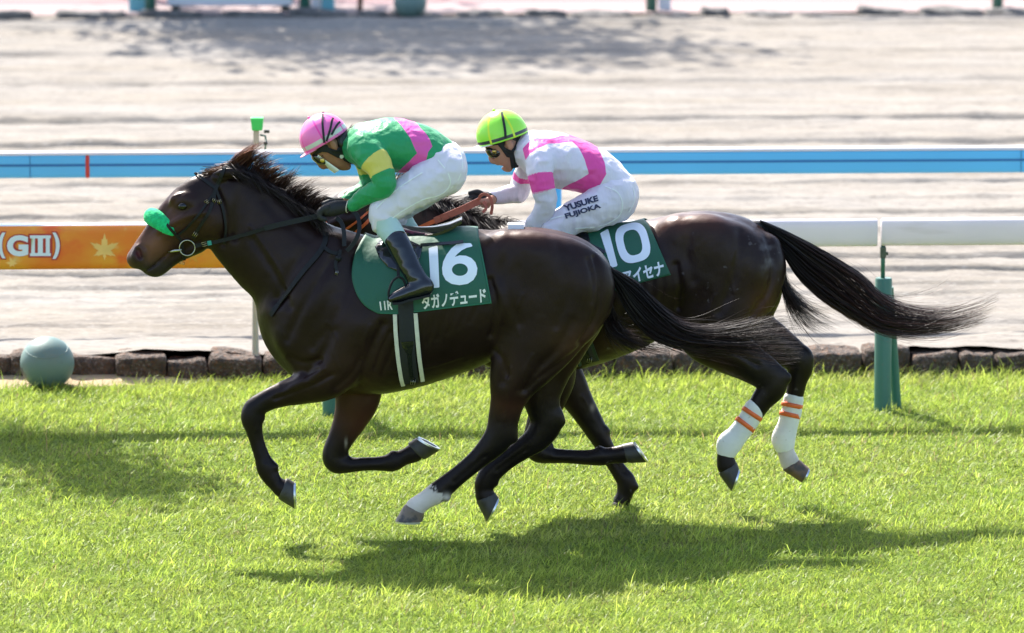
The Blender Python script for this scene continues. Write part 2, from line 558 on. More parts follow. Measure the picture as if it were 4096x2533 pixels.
def loft_hoof(c1, c2, s1, s2, Y, dc, ds, mat_, parent, label=None, tilt=0.0):
    """hoof wall from the coronet (front c1, heel c2) to the ground edge (toe s1, heel s2), all photo pixels on plane Y"""
    C1, C2, S1, S2 = [at(p[0], p[1], Y) for p in (c1, c2, s1, s2)]
    R = []
    n = 20; th = np.arange(n)*2*math.pi/n
    for t in (0, .12, .3, .6, .85, 1.0):
        a = C1*(1-t) + S1*t; b = C2*(1-t) + S2*t
        c = (a+b)/2; h = (a-b)/2
        dep = dc*(1-t) + ds*t + (.004 if t == .12 else 0)
        wid = np.where(np.cos(th) < 0, .92 + .08*np.cos(th), 1.0)
        R.append(c + np.cos(th)[:, None]*h*(1.0 if t > .05 else .94) + (np.sin(th)*wid)[:, None]*np.array([tilt, dep, 0]))
    b = MB(); b.rings(R)
    o = b.build('hoof', mat_, parent, auto=50)
    if label: o['label'] = label
    # shoe: a rim below the wall
    a = S1; e = S2; c = (a+e)/2; h = (a-e)/2
    dn = ((S1+S2)/2 - (C1+C2)/2); dn /= np.linalg.norm(dn)
    u = h/np.linalg.norm(h); nrm = np.cross(u, np.array([0, 1.0, 0])); nrm *= np.sign(nrm @ dn)
    P = []
    for k in range(15):
        an = math.radians(-150 + 300*k/14)
        P.append(c + math.cos(an)*h*.985 + math.sin(an)*ds*.97*np.array([tilt, 1, 0]) + nrm*.003)
    R = []
    for i, q in enumerate(P):
        ins = (c - q); ins -= nrm*(ins @ nrm); ins /= np.linalg.norm(ins)
        R.append([q - nrm*.004, q + nrm*.006, q + nrm*.006 + ins*.02, q - nrm*.004 + ins*.02])
    s = MB(); s.rings(R); s.build('horseshoe', M_shoe, o, auto=40)
    return o

def ribbon_hair(name, curves, widths, cols, mat_, parent, nseg=None, rnd=None):
    """many tapering hair ribbons: curves (n,m,3)"""
    C = np.asarray(curves, float); n, m, _ = C.shape
    T = np.gradient(C, axis=1)
    T /= np.linalg.norm(T, axis=2)[..., None] + 1e-9
    r = rnd if rnd is not None else rng
    A = r.normal(size=(n, 1, 3)); A[:, :, 1] *= .35
    B = np.cross(T, A); B /= np.linalg.norm(B, axis=2)[..., None] + 1e-9
    tp = np.linspace(0, 1, m); prof = np.minimum(1, 1.15*(1-tp)**.6 + .12)
    w = np.asarray(widths)[:, None, None]*prof[None, :, None]*.5
    V = np.stack([C - B*w, C + B*w], 2).reshape(n, m*2, 3)
    base = (np.arange(n)*m*2)[:, None, None]
    i = np.arange(m-1)[None, :, None]*2
    F = base + i + np.array([0, 1, 3, 2])[None, None, :]
    me = fast_mesh(name, V.reshape(-1, 3), F.reshape(-1, 4))
    cc = np.asarray(cols, float)
    if cc.ndim == 2: cc = np.repeat(cc[:, None, :], m, 1)
    vattr(me, 'hair', np.repeat(cc, 2, axis=1).reshape(-1, 3))
    return obj(name, me, mat_, parent)

def guide_hair(name, guides, n, Y, ysp, m, mat_, parent, seed, w=(.0016, .0034), c0=(.010, .008, .009), c1=(.07, .028, .02), frac=(.50, 1.05), wave=.014, tipred=.5, fly=.06):
    """a switch of hair between neighbouring guide curves (photo pixels); each strand follows a blend of two guides"""
    r = np.random.default_rng(seed)
    G = []
    for g in guides:
        P = catmull(np.array(g, float), 8)
        s = np.r_[0, np.cumsum(np.hypot(*np.diff(P, axis=0).T))]; s /= s[-1]
        t = np.linspace(0, 1, 60)
        G.append(np.stack([np.interp(t, s, P[:, 0]), np.interp(t, s, P[:, 1])], 1))
    G = np.array(G); t60 = np.linspace(0, 1, 60)
    u = r.uniform(0, len(G)-1, n); u = np.clip(u, 0, len(G)-1.001)
    i = u.astype(int); f = (u-i)[:, None, None]
    XY = G[i]*(1-f) + G[i+1]*f
    fr = r.uniform(*frac, n)
    fl = r.random(n) < fly
    tt = np.linspace(0, 1, m)[None, :]*fr[:, None]
    X = np.stack([np.interp(tt[k], t60, XY[k, :, 0]) for k in range(n)]); Z = np.stack([np.interp(tt[k], t60, XY[k, :, 1]) for k in range(n)])
    t = np.linspace(0, 1, m)[None, :]
    ph = r.uniform(0, 6.28, (n, 1)); fq = r.uniform(3, 8, (n, 1))
    amp = np.where(fl, 3.2, 1.0)[:, None]*wave*760*r.uniform(.3, 1, (n, 1))
    drift = np.where(fl[:, None], r.normal(0, 46, (n, 1)), r.normal(0, 19, (n, 1)))
    Z = Z + amp*np.sin(fq*t*1.6 + ph)*t + drift*t**2
    X = X + amp*.5*np.cos(fq*t*1.3 + ph)*t
    yo = r.normal(0, 1, (n, 1))*ysp*(.35 + .9*t) + .01*np.sin(fq*t + ph*2)*t
    C = at(X, Z, Y + yo)
    red = np.clip(r.normal(.25, .3, (n, 1)), 0, 1)*(t**1.5)*tipred*2
    col = np.array(c0)[None, None]*(1-red[..., None]) + np.array(c1)[None, None]*red[..., None]
    col = col*r.uniform(.6, 1.5, (n, 1, 1))
    return ribbon_hair(name, C, r.uniform(*w, n), col, mat_, parent, rnd=r)

def clump_hair(name, clumps, n, m, mat_, parent, seed, w=(.0016, .003), c0=(.012, .009, .009), c1=(.09, .035, .022), spread=9, red=.5, join=.75):
    """clumps = rows (root_px, root_py, mid dx, mid dy, tip dx, tip dy, Y root, Y tip, redness)"""
    r = np.random.default_rng(seed)
    C = []; W = []; K = []
    t = np.linspace(0, 1, m)
    for c in clumps:
        rx, ry, mx, my, tx, ty, y0, y1, rd = c
        for _ in range(n):
            o = r.normal(0, spread, 2); o2 = o*(1-join) + r.normal(0, spread*.4, 2)
            p0 = np.array([rx, ry]) + o; p2 = np.array([rx+tx, ry+ty]) + o2; p1 = np.array([rx+mx, ry+my]) + (o+o2)/2
            L = r.uniform(.62, 1.04); q = t*L
            P = ((1-q)**2)[:, None]*p0 + (2*q*(1-q))[:, None]*p1 + (q**2)[:, None]*p2
            P += (np.sin(q*r.uniform(4, 9) + r.uniform(0, 6))*r.uniform(0, 5)*q)[:, None]*np.array([.6, .8])
            yy = y0 + (y1-y0)*q + r.normal(0, .012)*(.4+q)
            C.append(at(P[:, 0], P[:, 1], yy)); W.append(r.uniform(*w))
            k = np.clip(rd*red*2*(.15+q*.9)*r.uniform(.3, 1.3), 0, 1)[:, None]
            K.append((np.array(c0)*(1-k) + np.array(c1)*k)*r.uniform(.6, 1.5))
    return ribbon_hair(name, np.array(C), np.array(W), np.array(K), mat_, parent, rnd=r)

def strap(name, pts, wpx, body, off, thick, mat_, parent, mirrorY=None, n=6, y0=-.6, y1=.5, fall=None, build=True, mb=None, taper=None):
    """a flat strap lying on a body along photo pixels"""
    P = catmull(np.array(pts, float), n)
    C = body.hit(P[:, 0], P[:, 1], off, y0, y1, fall=fall)
    # calm the depth so that a strap does not jump where it leaves the body
    for _ in range(2): C[1:-1, 1] = (C[:-2, 1] + 2*C[1:-1, 1] + C[2:, 1])/4
    Nn = body.normal(C)
    T = np.gradient(C, axis=0); T /= np.linalg.norm(T, axis=1)[:, None]
    Nn = Nn - T*(Nn*T).sum(1)[:, None]; Nn /= np.linalg.norm(Nn, axis=1)[:, None]
    B = np.cross(Nn, T)
    w = (np.interp(np.linspace(0, 1, len(C)), np.linspace(0, 1, len(wpx)), wpx) if np.ndim(wpx) else np.full(len(C), wpx))/scale_at(C)/2
    R = [[c - b*x, c - b*x*.9 + nn*thick, c + b*x*.9 + nn*thick, c + b*x] for c, b, x, nn in zip(C, B, w, Nn)]
    if mirrorY is not None:
        m2 = MB(); m2.rings([[np.array([v[0], 2*mirrorY - v[1], v[2]]) for v in r] for r in R]); m2.build(name, mat_, parent, auto=50)
    mb = MB(); mb.rings(R)
    return mb.build(name, mat_, parent, auto=50)

def flat_shape(name, loops, body, off, mat_, parent, conv=lambda p: p, cell=22, y0=-.6, y1=.5, fall=None):
    """filled 2-D outlines (photo pixels, holes allowed) laid onto a body"""
    cu = bpy.data.curves.new(name, 'CURVE'); cu.dimensions = '2D'; cu.fill_mode = 'BOTH'
    for lp in loops:
        s = cu.splines.new('POLY'); s.points.add(len(lp)-1); s.use_cyclic_u = True
        for k, p in enumerate(lp):
            q = conv(p); s.points[k].co = (q[0]/100, -q[1]/100, 0, 1)
    o = bpy.data.objects.new(name, cu); COL.objects.link(o)
    return lay_curve(o, name, body, off, mat_, parent, lambda V: V*np.array([100, -100]), cell, y0, y1, fall)
def lay_curve(o, name, body, off, mat_, parent, to, cell, y0, y1, fall, lift=None):
    dg = bpy.context.evaluated_depsgraph_get()
    me0 = o.evaluated_get(dg).to_mesh()
    bm = bmesh.new(); bm.from_mesh(me0)
    o.evaluated_get(dg).to_mesh_clear()
    V = np.array([v.co[:2] for v in bm.verts]); Q = to(V)
    for v, q in zip(bm.verts, Q): v.co = (q[0], q[1], 0)
    lo, hi = Q.min(0), Q.max(0)
    for ax in (0, 1):
        for c in np.arange(lo[ax]+cell/2, hi[ax], cell):
            co = [0, 0, 0]; no = [0, 0, 0]; co[ax] = c; no[ax] = 1
            bmesh.ops.bisect_plane(bm, geom=bm.verts[:]+bm.edges[:]+bm.faces[:], plane_co=co, plane_no=no)
    bmesh.ops.triangulate(bm, faces=bm.faces[:])
    Q = np.array([v.co[:2] for v in bm.verts])
    W = body.hit(Q[:, 0], Q[:, 1], off, y0, y1, fall=fall) if lift is None else lift(Q)
    for v, w in zip(bm.verts, W): v.co = w
    bmesh.ops.recalc_face_normals(bm, faces=bm.faces)
    bm.normal_update()
    if len(bm.faces) and sum(f.normal.y for f in bm.faces) > 0: bmesh.ops.reverse_faces(bm, faces=bm.faces)
    me = bpy.data.meshes.new(name); bm.to_mesh(me); bm.free()
    bpy.data.objects.remove(o)
    return obj(name, me, mat_, parent)
def text_shape(name, body_txt, quad, body, off, mat_, parent, offset=.0, cell=22, y0=-.6, y1=.5, fall=None, lift=None):
    """lettering stretched to a quad of photo pixels (TL, TR, BR, BL)"""
    cu = bpy.data.curves.new(name, 'FONT'); cu.body = body_txt; cu.offset = offset; cu.resolution_u = 4
    o = bpy.data.objects.new(name, cu); COL.objects.link(o)
    TL, TR, BR, BL = [np.array(q, float) for q in quad]
    def to(V):
        lo, hi = V.min(0), V.max(0)
        u = ((V-lo)/(hi-lo)); a = u[:, :1]; b = 1-u[:, 1:]
        return TL*(1-a)*(1-b) + TR*a*(1-b) + BR*a*b + BL*(1-a)*b
    return lay_curve(o, name, body, off, mat_, parent, to, cell, y0, y1, fall, lift)
def add_head(b, f, s, Y0):
    """a thoroughbred head; f maps the photo pixels of the leading horse's head to this horse's"""
    def A(rows, **kw):
        rr = []
        for x, y, r, yy, d in rows:
            q = f(x, y); rr.append((q[0], q[1], r*s, Y0 + yy*s, d*s))
        b.add(rr, **kw)
    A([(548,1034,42,0,.050),(598,1010,70,0,.058),(668,945,92,0,.064),(742,882,116,0,.080),(815,842,138,0,.092),(880,820,140,0,.080)], k=.03, sub=8, cols=[MZ, MZ, RD, BR, BR, BR], name='head')
    A([(600,1072,30,0,.036),(632,1072,34,0,.036),(700,1022,34,0,.040),(790,975,40,0,.055)], k=.02, cols=[GY, GY, BR, BR], name='jaw')
    A([(850,880,92,0,.102),(862,890,80,0,.104)], k=.05, cols=[BR, BR], name='cheek')
    for sg in (-1, 1):
        A([(560,1000,24,sg*.040,.022),(552,1028,26,sg*.042,.02)], k=.02, cols=[GY, GY], name='nostril_rim')
        A([(551,1004,14,sg*.068,.030),(562,1032,11,sg*.066,.026)], k=.007, op='sub')
        A([(575,1092,4,sg*.052,.03),(630,1052,4,sg*.062,.03),(678,1010,4,sg*.068,.022)], k=.008, op='sub')
        A([(700,800,16,sg*.064,.008),(735,797,18,sg*.074,.008),(765,808,12,sg*.079,.007)], k=.055, cols=[BR]*3, name='brow')
        A([(660,925,12,sg*.064,.008),(760,872,12,sg*.090,.010),(810,855,12,sg*.098,.008)], k=.05, cols=[BR]*3)
        A([(868,708,22,sg*.050,.02),(905,696,25,sg*.072,.016),(950,690,18,sg*.085,.010),(985,698,6,sg*.085,.006)], k=.018, cols=[BR]*4, name='ear')

def leg_detail(b, cannon, knee_back, fetlock_back, Y, bone=None):
    """tendon grooves down both sides of the cannon, the bony knobs behind knee or hock and behind the fetlock"""
    for sg in (-1, 1):
        b.add([(x, y, 4.5, Y + sg*(d+.004), .010) for x, y, d in cannon], k=.012, op='sub')
    for x, y, r in (knee_back or []):
        b.add([(x-2, y-2, r, Y, .020), (x+2, y+2, r, Y, .020)], k=.02, sub=2, cols=[BK, BK], name='knob')
    for x, y, r in (fetlock_back or []):
        b.add([(x-2, y-2, r, Y, .024), (x+2, y+2, r, Y, .024)], k=.016, sub=2, cols=[BK, BK], name='knob')

def seg_dist(p, line):
    L = catmull(np.array(line, float), 5); d = np.full(len(p), 1e18)
    for a, b in zip(L[:-1], L[1:]):
        e = b-a; w = p-a; t = np.clip((w @ e)/(e @ e + 1e-9), 0, 1)
        d = np.minimum(d, ((w - t[:, None]*e)**2).sum(1))
    return np.sqrt(d)
VEINS = {3: [(l, 6, .0035) for l in ([(1310,1290),(1345,1350),(1335,1410),(1355,1470)], [(1560,1480),(1640,1478),(1740,1462),(1850,1425)], [(1300,1475),(1230,1512),(1160,1545)], [(2045,1470),(2030,1540),(2036,1610),(2020,1680)],
             [(690,940),(735,962),(780,952)], [(1000,905),(1060,990),(1125,1095),(1155,1180)], [(2090,1180),(2060,1260),(2075,1340)], [(1480,1300),(1455,1370),(1470,1430)], [(2130,1420),(2100,1480),(2085,1560)])],
         7: [(l, 6, .0035) for l in ([(2640,1240),(2580,1330),(2500,1370)], [(2860,1180),(2830,1260),(2850,1330)], [(2940,1000),(2920,1090),(2935,1170)], [(2330,1600),(2360,1650),(2375,1700)])]}
def muscle_relief(me, V, Y0, lines, bulges, seed):
    """raise muscles and sink the grooves between them, alike on both flanks; lines (polyline px, width px, depth m), bulges (x, y, rx, ry, angle, height m)"""
    n = np.zeros(len(V)*3, np.float32); me.vertices.foreach_get('normal', n); n = n.reshape(-1, 3).astype(float)
    Vm = V.copy(); Vm[:, 1] = Y0 - np.abs(V[:, 1]-Y0); p = to_px(Vm)
    side = np.clip((np.abs(n[:, 1]) - .15)/.5, 0, 1)
    h = np.zeros(len(V))
    for line, w, d in lines:
        L = np.array(line, float); lo = L.min(0)-3*w; hi = L.max(0)+3*w
        m = ((p > lo) & (p < hi)).all(1)
        if m.any(): h[m] -= 1.35*d*np.exp(-(seg_dist(p[m], line)/w)**2)*side[m]
    for x, y, rx, ry, an, d in bulges:
        a = math.radians(an); q = p - np.array([x, y])
        u = (q[:, 0]*math.cos(a) + q[:, 1]*math.sin(a))/rx; v = (-q[:, 0]*math.sin(a) + q[:, 1]*math.cos(a))/ry
        h += d*np.exp(-(u*u+v*v)**1.4)*side
    for line, w, d in VEINS.get(seed, []):
        L = np.array(line, float); m = ((p > L.min(0)-20) & (p < L.max(0)+20)).all(1)
        if m.any(): h[m] += d*np.exp(-(seg_dist(p[m], line)/w)**2)*side[m]
    h += .0022*fbm(V*np.array([9, 9, 7.0]), 3, seed) + .0010*fbm(V*30, 2, seed+9)
    V = V + n*h[:, None]
    me.vertices.foreach_set('co', V.astype(np.float32).ravel()); me.update()
    return V
def head_lines(f):
    F = lambda L: [f(*q) for q in L]
    return [(F([(872,765),(902,845),(908,915),(890,978)]), 12, .010), (F([(575,1092),(620,1058),(650,1032),(676,1010)]), 5, .007),
            (F([(640,945),(700,912),(770,880),(820,868)]), 11, .005), (F([(725,775),(680,830),(630,890),(595,935)]), 11, .004),
            (F([(700,832),(722,846),(748,846),(766,832)]), 6, .002),
            (F([(690,1030),(740,1000),(800,960)]), 10, .004), (F([(562,985),(590,1000),(585,1045)]), 9, .004), (F([(860,700),(910,715),(975,712)]), 7, .006)]
def head_bulges(f):
    return [(*f(845, 885), 48, 60, 10, .008), (*f(700, 885), 60, 11, -32, .005), (*f(618, 1066), 26, 20, 0, .004), (*f(545, 1020), 20, 30, 0, .004)]
# ------------------------------------------------------------------ the course
SL = .05                                    # the track runs slightly away to the right
def on_line(px, py, Y0):
    """point on the upright plane Y = Y0 + SL*x seen at a photo pixel"""
    d = rays(px, py); t = (Y0 - CAM[1]) / (d[..., 1] - SL*d[..., 0])
    return CAM + d*t[..., None]
def line_of(P): return P[1] - SL*P[0]
ANG = math.atan(SL)
TZ = .12                                    # the dirt lies level with the top of the kerb
Y_KERB = line_of(ground_at(2048., 1512., 0.0)) + .05
Y_RAIL = line_of(ground_at(3530., 1645., 0.0))
Y_FAR = line_of(ground_at(2048., 66., TZ))
Y_BLUE = line_of(ground_at(2048., 596., 1.24))

def strip(name, y0, y1, z, mat_, x0=-60, x1=60, dz=0.0):
    V = [(x0, y0 + SL*x0, z), (x1, y0 + SL*x1, z), (x1, y1 + SL*x1, z+dz), (x0, y1 + SL*x0, z+dz)]
    me = fast_mesh(name, np.array(V), np.array([[0, 1, 2, 3]]))
    return tag(obj(name, me, mat_, smooth=False), kind='structure')
M_soil = mat('turf_soil', (.165, .230, .036), .95, spec=.05, var=(70, .5, 4), var2=[(45, (.06, .105, .02), .52, .08, None), (110, (.22, .30, .06), .60, .05, None), (1.6, (.13, .125, .04), .66, .08, None)], bumps=[(60, 1.0, .03, 4, None), (12, .8, .05, 3, None)])
M_field = mat('infield', (.07, .10, .035), .95, var=(1.5, .3, 5))
M_sand = mat('track_sand', (.206, .182, .151), .95, spec=.15, var=(2.2, .12, 6, (.35, 1, 1)), var2=[(5, (.175, .157, .137), .55, .1, (.22, 1.4, 1)), (1.1, (.226, .209, .188), .56, .12, (.2, 1, 1)), (34, (.155, .138, .12), .60, .05, (.35, 1, 1)), (46, (.26, .238, .21), .62, .05, (.35, 1, 1))],
             bumps=[(16, .3, .04, 6, (.3, 1, 1)), (70, .45, .012, 4, (.5, 1, 1))])
M_verge = mat('verge_sand', (.33, .25, .15), .95, var=(6, .12, 5), bumps=[(25, .6, .02, 5, None)])
M_path = mat('pink_path', (.235, .172, .165), .9, var=(.8, .10, 4, (.3, 1, 1)), bumps=[(30, .3, .01, 4, None)])
M_path2 = mat('path_far_strip', (.20, .105, .11), .9, var=(.8, .10, 4, (.3, 1, 1)), bumps=[(30, .3, .01, 4, None)])
big = fast_mesh('ground', np.array([(-500, -300, -.06), (500, -300, -.06), (500, 900, -.06), (-500, 900, -.06)]), np.array([[0, 1, 2, 3]]))
tag(obj('ground', big, M_field, smooth=False), kind='structure')
strip('turf', -24, Y_KERB-.02, 0.0, M_soil)
y_pk = line_of(ground_at(2048., 20., TZ))
strip('path', Y_FAR+.12, y_pk, TZ+.02, M_path)
strip('path_far_strip', y_pk, Y_FAR+14, TZ+.02, M_path2)  # path strip behind the near one, in a redder, darker colour

# dirt track: harrowed sand, furrows running with the track
nx, ny = 190, 660
xs = np.linspace(-10.5, 10.5, nx); ts = np.linspace(0, 1, ny)
X, Tt = np.meshgrid(xs, ts, indexing='ij')
Yl = (Y_KERB-.01) + Tt*(Y_FAR+.25 - Y_KERB + .01); Yw = Yl + SL*X
P = np.stack([X, Yl, np.zeros_like(X)], -1).reshape(-1, 3)
z = .014*fbm(P*np.array([.40, 1.7, 1]), 4, 3) + .012*vnoise(P*np.array([4.5, 12, 1]), 15) + .008*vnoise(P*np.array([9, 22, 1]), 16) + .012*fbm(P*np.array([.8, 6.5, 1]), 3, 8) + .020*np.clip(fbm(P*np.array([.9, 3.2, 1]), 3, 21)-.2, 0, 1)
wob = .02*vnoise(np.stack([P[:, 0]*.5, P[:, 1]*0, P[:, 0]*0], 1), 5)
for pyl, dep, wd in ((98, .05, .20), (210, .03, .12), (330, .03, .10), (478, .055, .08), (572, .055, .08), (640, .03, .05), (735, .04, .05), (800, .03, .04), (860, .04, .045), (930, .03, .04), (1040, .05, .045), (1088, .065, .045), (1140, .03, .035), (1180, .02, .05), (1300, .02, .05)):
    yl = line_of(ground_at(2048., float(pyl), TZ))
    z -= dep*np.exp(-((P[:, 1] - yl + wob)/wd)**2)*(1 + .35*vnoise(P*np.array([.8, .5, 1]), int(pyl)))
    z += .5*dep*np.exp(-((P[:, 1] - yl - wd*1.6 + wob)/wd)**2)
# churned hoof marks and heaped sand against the kerb
z += .010*fbm(P*np.array([3.0, 7.0, 1]), 3, 40)*np.clip((P[:, 1]-Y_KERB)/1.5, .35, 1)
z += .025*np.exp(-((P[:, 1]-Y_KERB-.55)/.35)**2)*(1 + fbm(P*np.array([1.2, 2, 1]), 3, 50))
z += .042*np.exp(-((P[:, 1]-Y_KERB-.06)/.25)**2)*(1 + 1.2*fbm(P*np.array([2.5, 1, 1]), 2, 52))
V = np.stack([X.ravel(), Yw.ravel(), TZ + z], -1)
i, j = np.meshgrid(np.arange(nx-1), np.arange(ny-1), indexing='ij')
F = np.stack([i*ny+j, (i+1)*ny+j, (i+1)*ny+j+1, i*ny+j+1], -1).reshape(-1, 4)
tag(obj('dirt_track', fast_mesh('dirt_track', V, F), M_sand), kind='structure')
for xa, xb in ((-80, -10.4), (10.4, 80)):
    strip('dirt_track', Y_KERB+.06, Y_FAR+.25, TZ-.004, M_sand, xa, xb)

# bare sand verge by the ball
n = 40; m_ = 14
U, Vv = np.meshgrid(np.linspace(-9, -1.45, n), np.linspace(0, 1, m_), indexing='ij')
Pv = np.stack([U.ravel(), U.ravel()*0 + Vv.ravel(), U.ravel()*0], -1)
wid = .42*np.clip((-1.45-U)/1.6, 0, 1)**.6
zz = .03 + .035*Vv**.8 + .012*fbm(Pv*np.array([3, 3, 1]), 3, 61).reshape(n, m_)
Vv3 = np.stack([U, Y_KERB + .03 - wid*(1-Vv) + SL*U, zz - .03*(1-Vv)], -1).reshape(-1, 3)
i, j = np.meshgrid(np.arange(n-1), np.arange(m_-1), indexing='ij')
tag(obj('sand_verge', fast_mesh('sand_verge', Vv3, np.stack([i*m_+j, (i+1)*m_+j, (i+1)*m_+j+1, i*m_+j+1], -1).reshape(-1, 4)), M_verge), kind='structure')

# kerb stones
M_stone = mat('aggregate_stone', (.078, .053, .038), .9, var=(22, .5, 6), var2=[(55, (.17, .14, .12), .62, .05, None), (34, (.12, .052, .02), .60, .06, None), (18, (.02, .018, .018), .60, .07, None)], bumps=[(40, 1.0, .03, 5, None), (14, .8, .04, 4, None)])
M_stone_d = mat('dark_stone', (.105, .098, .092), .9, var=(14, .5, 5), bumps=[(20, 1.0, .04, 5, None)])
def stone_mesh(seed, w, d, h, nz=.02):
    bm = bmesh.new(); bmesh.ops.create_cube(bm, size=1.0)
    bmesh.ops.subdivide_edges(bm, edges=bm.edges[:], cuts=4, use_grid_fill=True)
    P = np.array([v.co[:] for v in bm.verts])
    q = np.abs(P*2)**9; k = (q.sum(1))**(-1/9.); P = P*np.minimum(k, 1)[:, None]*1.0
    P = P*np.array([w, d, h])
    P += nz*np.stack([fbm(P*9 + 3, 3, seed), fbm(P*9 + 11, 3, seed+3), fbm(P*9 + 23, 3, seed+6)], -1)
    for v, p in zip(bm.verts, P): v.co = p
    me = bpy.data.meshes.new('stone'); bm.to_mesh(me); bm.free()
    return me
rs_ = np.random.default_rng(31)
kerb = tag(empty('stone_kerb', (0, Y_KERB, 0)), 'row of rough pebbly brown kerb stones between the turf and the dirt', 'kerb')
vars_ = [stone_mesh(60+k, .385, .24, .215, .028) for k in range(7)]
for me in vars_:
    me.materials.append(M_stone); me.polygons.foreach_set('use_smooth', np.ones(len(me.polygons), bool))
x = -6.4; k = 0
while x < 6.6:
    w = rs_.uniform(.20, .38)
    o = bpy.data.objects.new('stone', vars_[rs_.integers(7)]); COL.objects.link(o)
    xc = x + w/2
    o.parent = kerb; o.location = (xc, SL*xc + rs_.normal(0, .012), .058 + rs_.normal(0, .010))
    o.scale = (w/.385*.99, 1, rs_.uniform(.78, 1.05)); o.rotation_euler = (rs_.normal(0, .07), rs_.normal(0, .06), ANG + rs_.normal(0, .04) + (math.pi if rs_.random() < .5 else 0))
    x += w - rs_.uniform(-.006, .012)
kf_ = tag(empty('stone_kerb', (0, Y_FAR, 0)), 'low row of dark weathered stones along the far edge of the dirt', 'kerb')
varf = [stone_mesh(90+k, .62, .3, .13, .05) for k in range(5)]
for me in varf:
    me.materials.append(M_stone_d); me.polygons.foreach_set('use_smooth', np.ones(len(me.polygons), bool))
x = -10.5
while x < 10.5:
    w = rs_.uniform(.28, .75)
    o = bpy.data.objects.new('stone', varf[rs_.integers(5)]); COL.objects.link(o)
    xc = x + w/2; o.parent = kf_
    o.location = (xc, SL*xc + .06 + rs_.normal(0, .03), TZ + rs_.uniform(-.05, .012))
    o.scale = (w/.62, 1, rs_.uniform(.7, 1.25)); o.rotation_euler = (0, rs_.normal(0, .04), ANG)
    x += w + rs_.uniform(.0, .25)

# ---- running rail by the turf
M_rail = mat('white_rail_plastic', (.68, .64, .66), .35, spec=.5, transl=.3, var=(1.2, .07, 4), var2=[(3.0, (.50, .47, .44), .68, .06, (.3, 1, 2))], bumps=[(3, .1, .01, 2, None)])
M_post = mat('green_post_paint', (.035, .135, .10), .42, var=(4, .12, 4, (1, 1, .3)), var2=[(30, (.09, .12, .10), .70, .05, None)], bumps=[(40, .1, .004, 3, None)])
M_clamp = mat('rusty_clamp', (.09, .10, .075), .6, metal=.4, var=(60, .4, 4))
M_print_or = mat('autumn_banner_print', (.92, .21, .016), .45, var2=[(2.6, (.93, .34, .025), .52, .10, (1, 1, 1.5)), (5.0, (.90, .13, .014), .60, .08, (1, 1, 1.3)), (4.3, (.94, .62, .22), .66, .06, (1, 1, 1))])
M_red = mat('red_print', (.52, .035, .025), .5)
M_cream = mat('cream_leaf_print', (.93, .52, .14), .5, var=(5, .25, 4))
M_bwhite = mat('banner_white', (.80, .80, .82), .5)
def frame_pt(x, Y0, z): return np.array([x, Y0 + SL*x, z])
def px_x(px, py, Y0): return float(on_line(float(px), float(py), Y0)[0])
z_top = float(on_line(3300., 877., Y_RAIL)[2]); z_bot = float(on_line(3300., 986., Y_RAIL)[2])
rail = tag(empty('running_rail', tuple(ground_at(3530., 1645., 0.0))), 'white running rail on green pipe posts beside the turf', 'rail')
def rail_bar(name, xa, xb, Y0, zt, zb, dep, mat_, parent, n=4.0, bev=.008, seg=1):
    hz = (zt-zb)/2; zc = (zt+zb)/2; R = []
    th = np.linspace(0, 2*math.pi, 37)[:-1]
    for x, k in ((xa, .93), (xa+.006, 1), (xb-.006, 1), (xb, .93)):
        y = dep*k*np.sign(np.cos(th))*np.abs(np.cos(th))**(2/n); z_ = hz*k*np.sign(np.sin(th))*np.abs(np.sin(th))**(2/n)
        R.append(np.stack([np.full(36, x), Y0 + SL*x + y, zc + z_], -1))
    b = MB(); b.rings(R); return b.build(name, mat_, parent, auto=50)
xj = px_x(3517, 930, Y_RAIL)
rail_bar('rail_section', px_x(1700, 930, Y_RAIL), xj-.012, Y_RAIL, z_top, z_bot, .05, M_rail, rail, 3.2)
rail_bar('rail_section', xj+.012, xj+3.6, Y_RAIL, z_top+.003, z_bot+.003, .05, M_rail, rail, 3.2)
rail_bar('rail_section', -6.5, px_x(1700, 930, Y_RAIL)-.02, Y_RAIL, z_top, z_bot, .045, M_rail, rail, 3.2)
def post(px, Y0):
    x = px_x(px, 1300, Y0); base = frame_pt(x, Y0, 0)
    top = float(on_line(float(px), 1112., Y0)[2])
    b = MB(); b.tube([base + np.array([0, 0, -.05]), base + np.array([0, 0, top-.01]), base + np.array([0, 0, top])], [.051, .051, .046], 24); b.build('post', M_post, rail, auto=40)
    b = MB(); b.tube([base + np.array([.098, .12, -.05]), base + np.array([.035, .055, top*.92])], .028, 16); b.build('brace', M_post, rail, auto=40)
    b = MB(); b.tube([base + np.array([-.005, 0, top-.01]), base + np.array([-.005, 0, z_bot+.02])], .013, 12); b.build('rod', M_post, rail)
    b = MB(); b.box(base + np.array([-.022, -.03, z_bot-.07]), base + np.array([.012, .03, z_bot-.004]))
    b.box(base + np.array([.010, -.012, z_bot-.055]), base + np.array([.026, .012, z_bot-.035])); b.build('clamp', M_clamp, rail, bevel=.003, smooth=False)
post(3533, Y_RAIL); post(1322, Y_RAIL); post(-890, Y_RAIL)
post(5700, Y_RAIL)

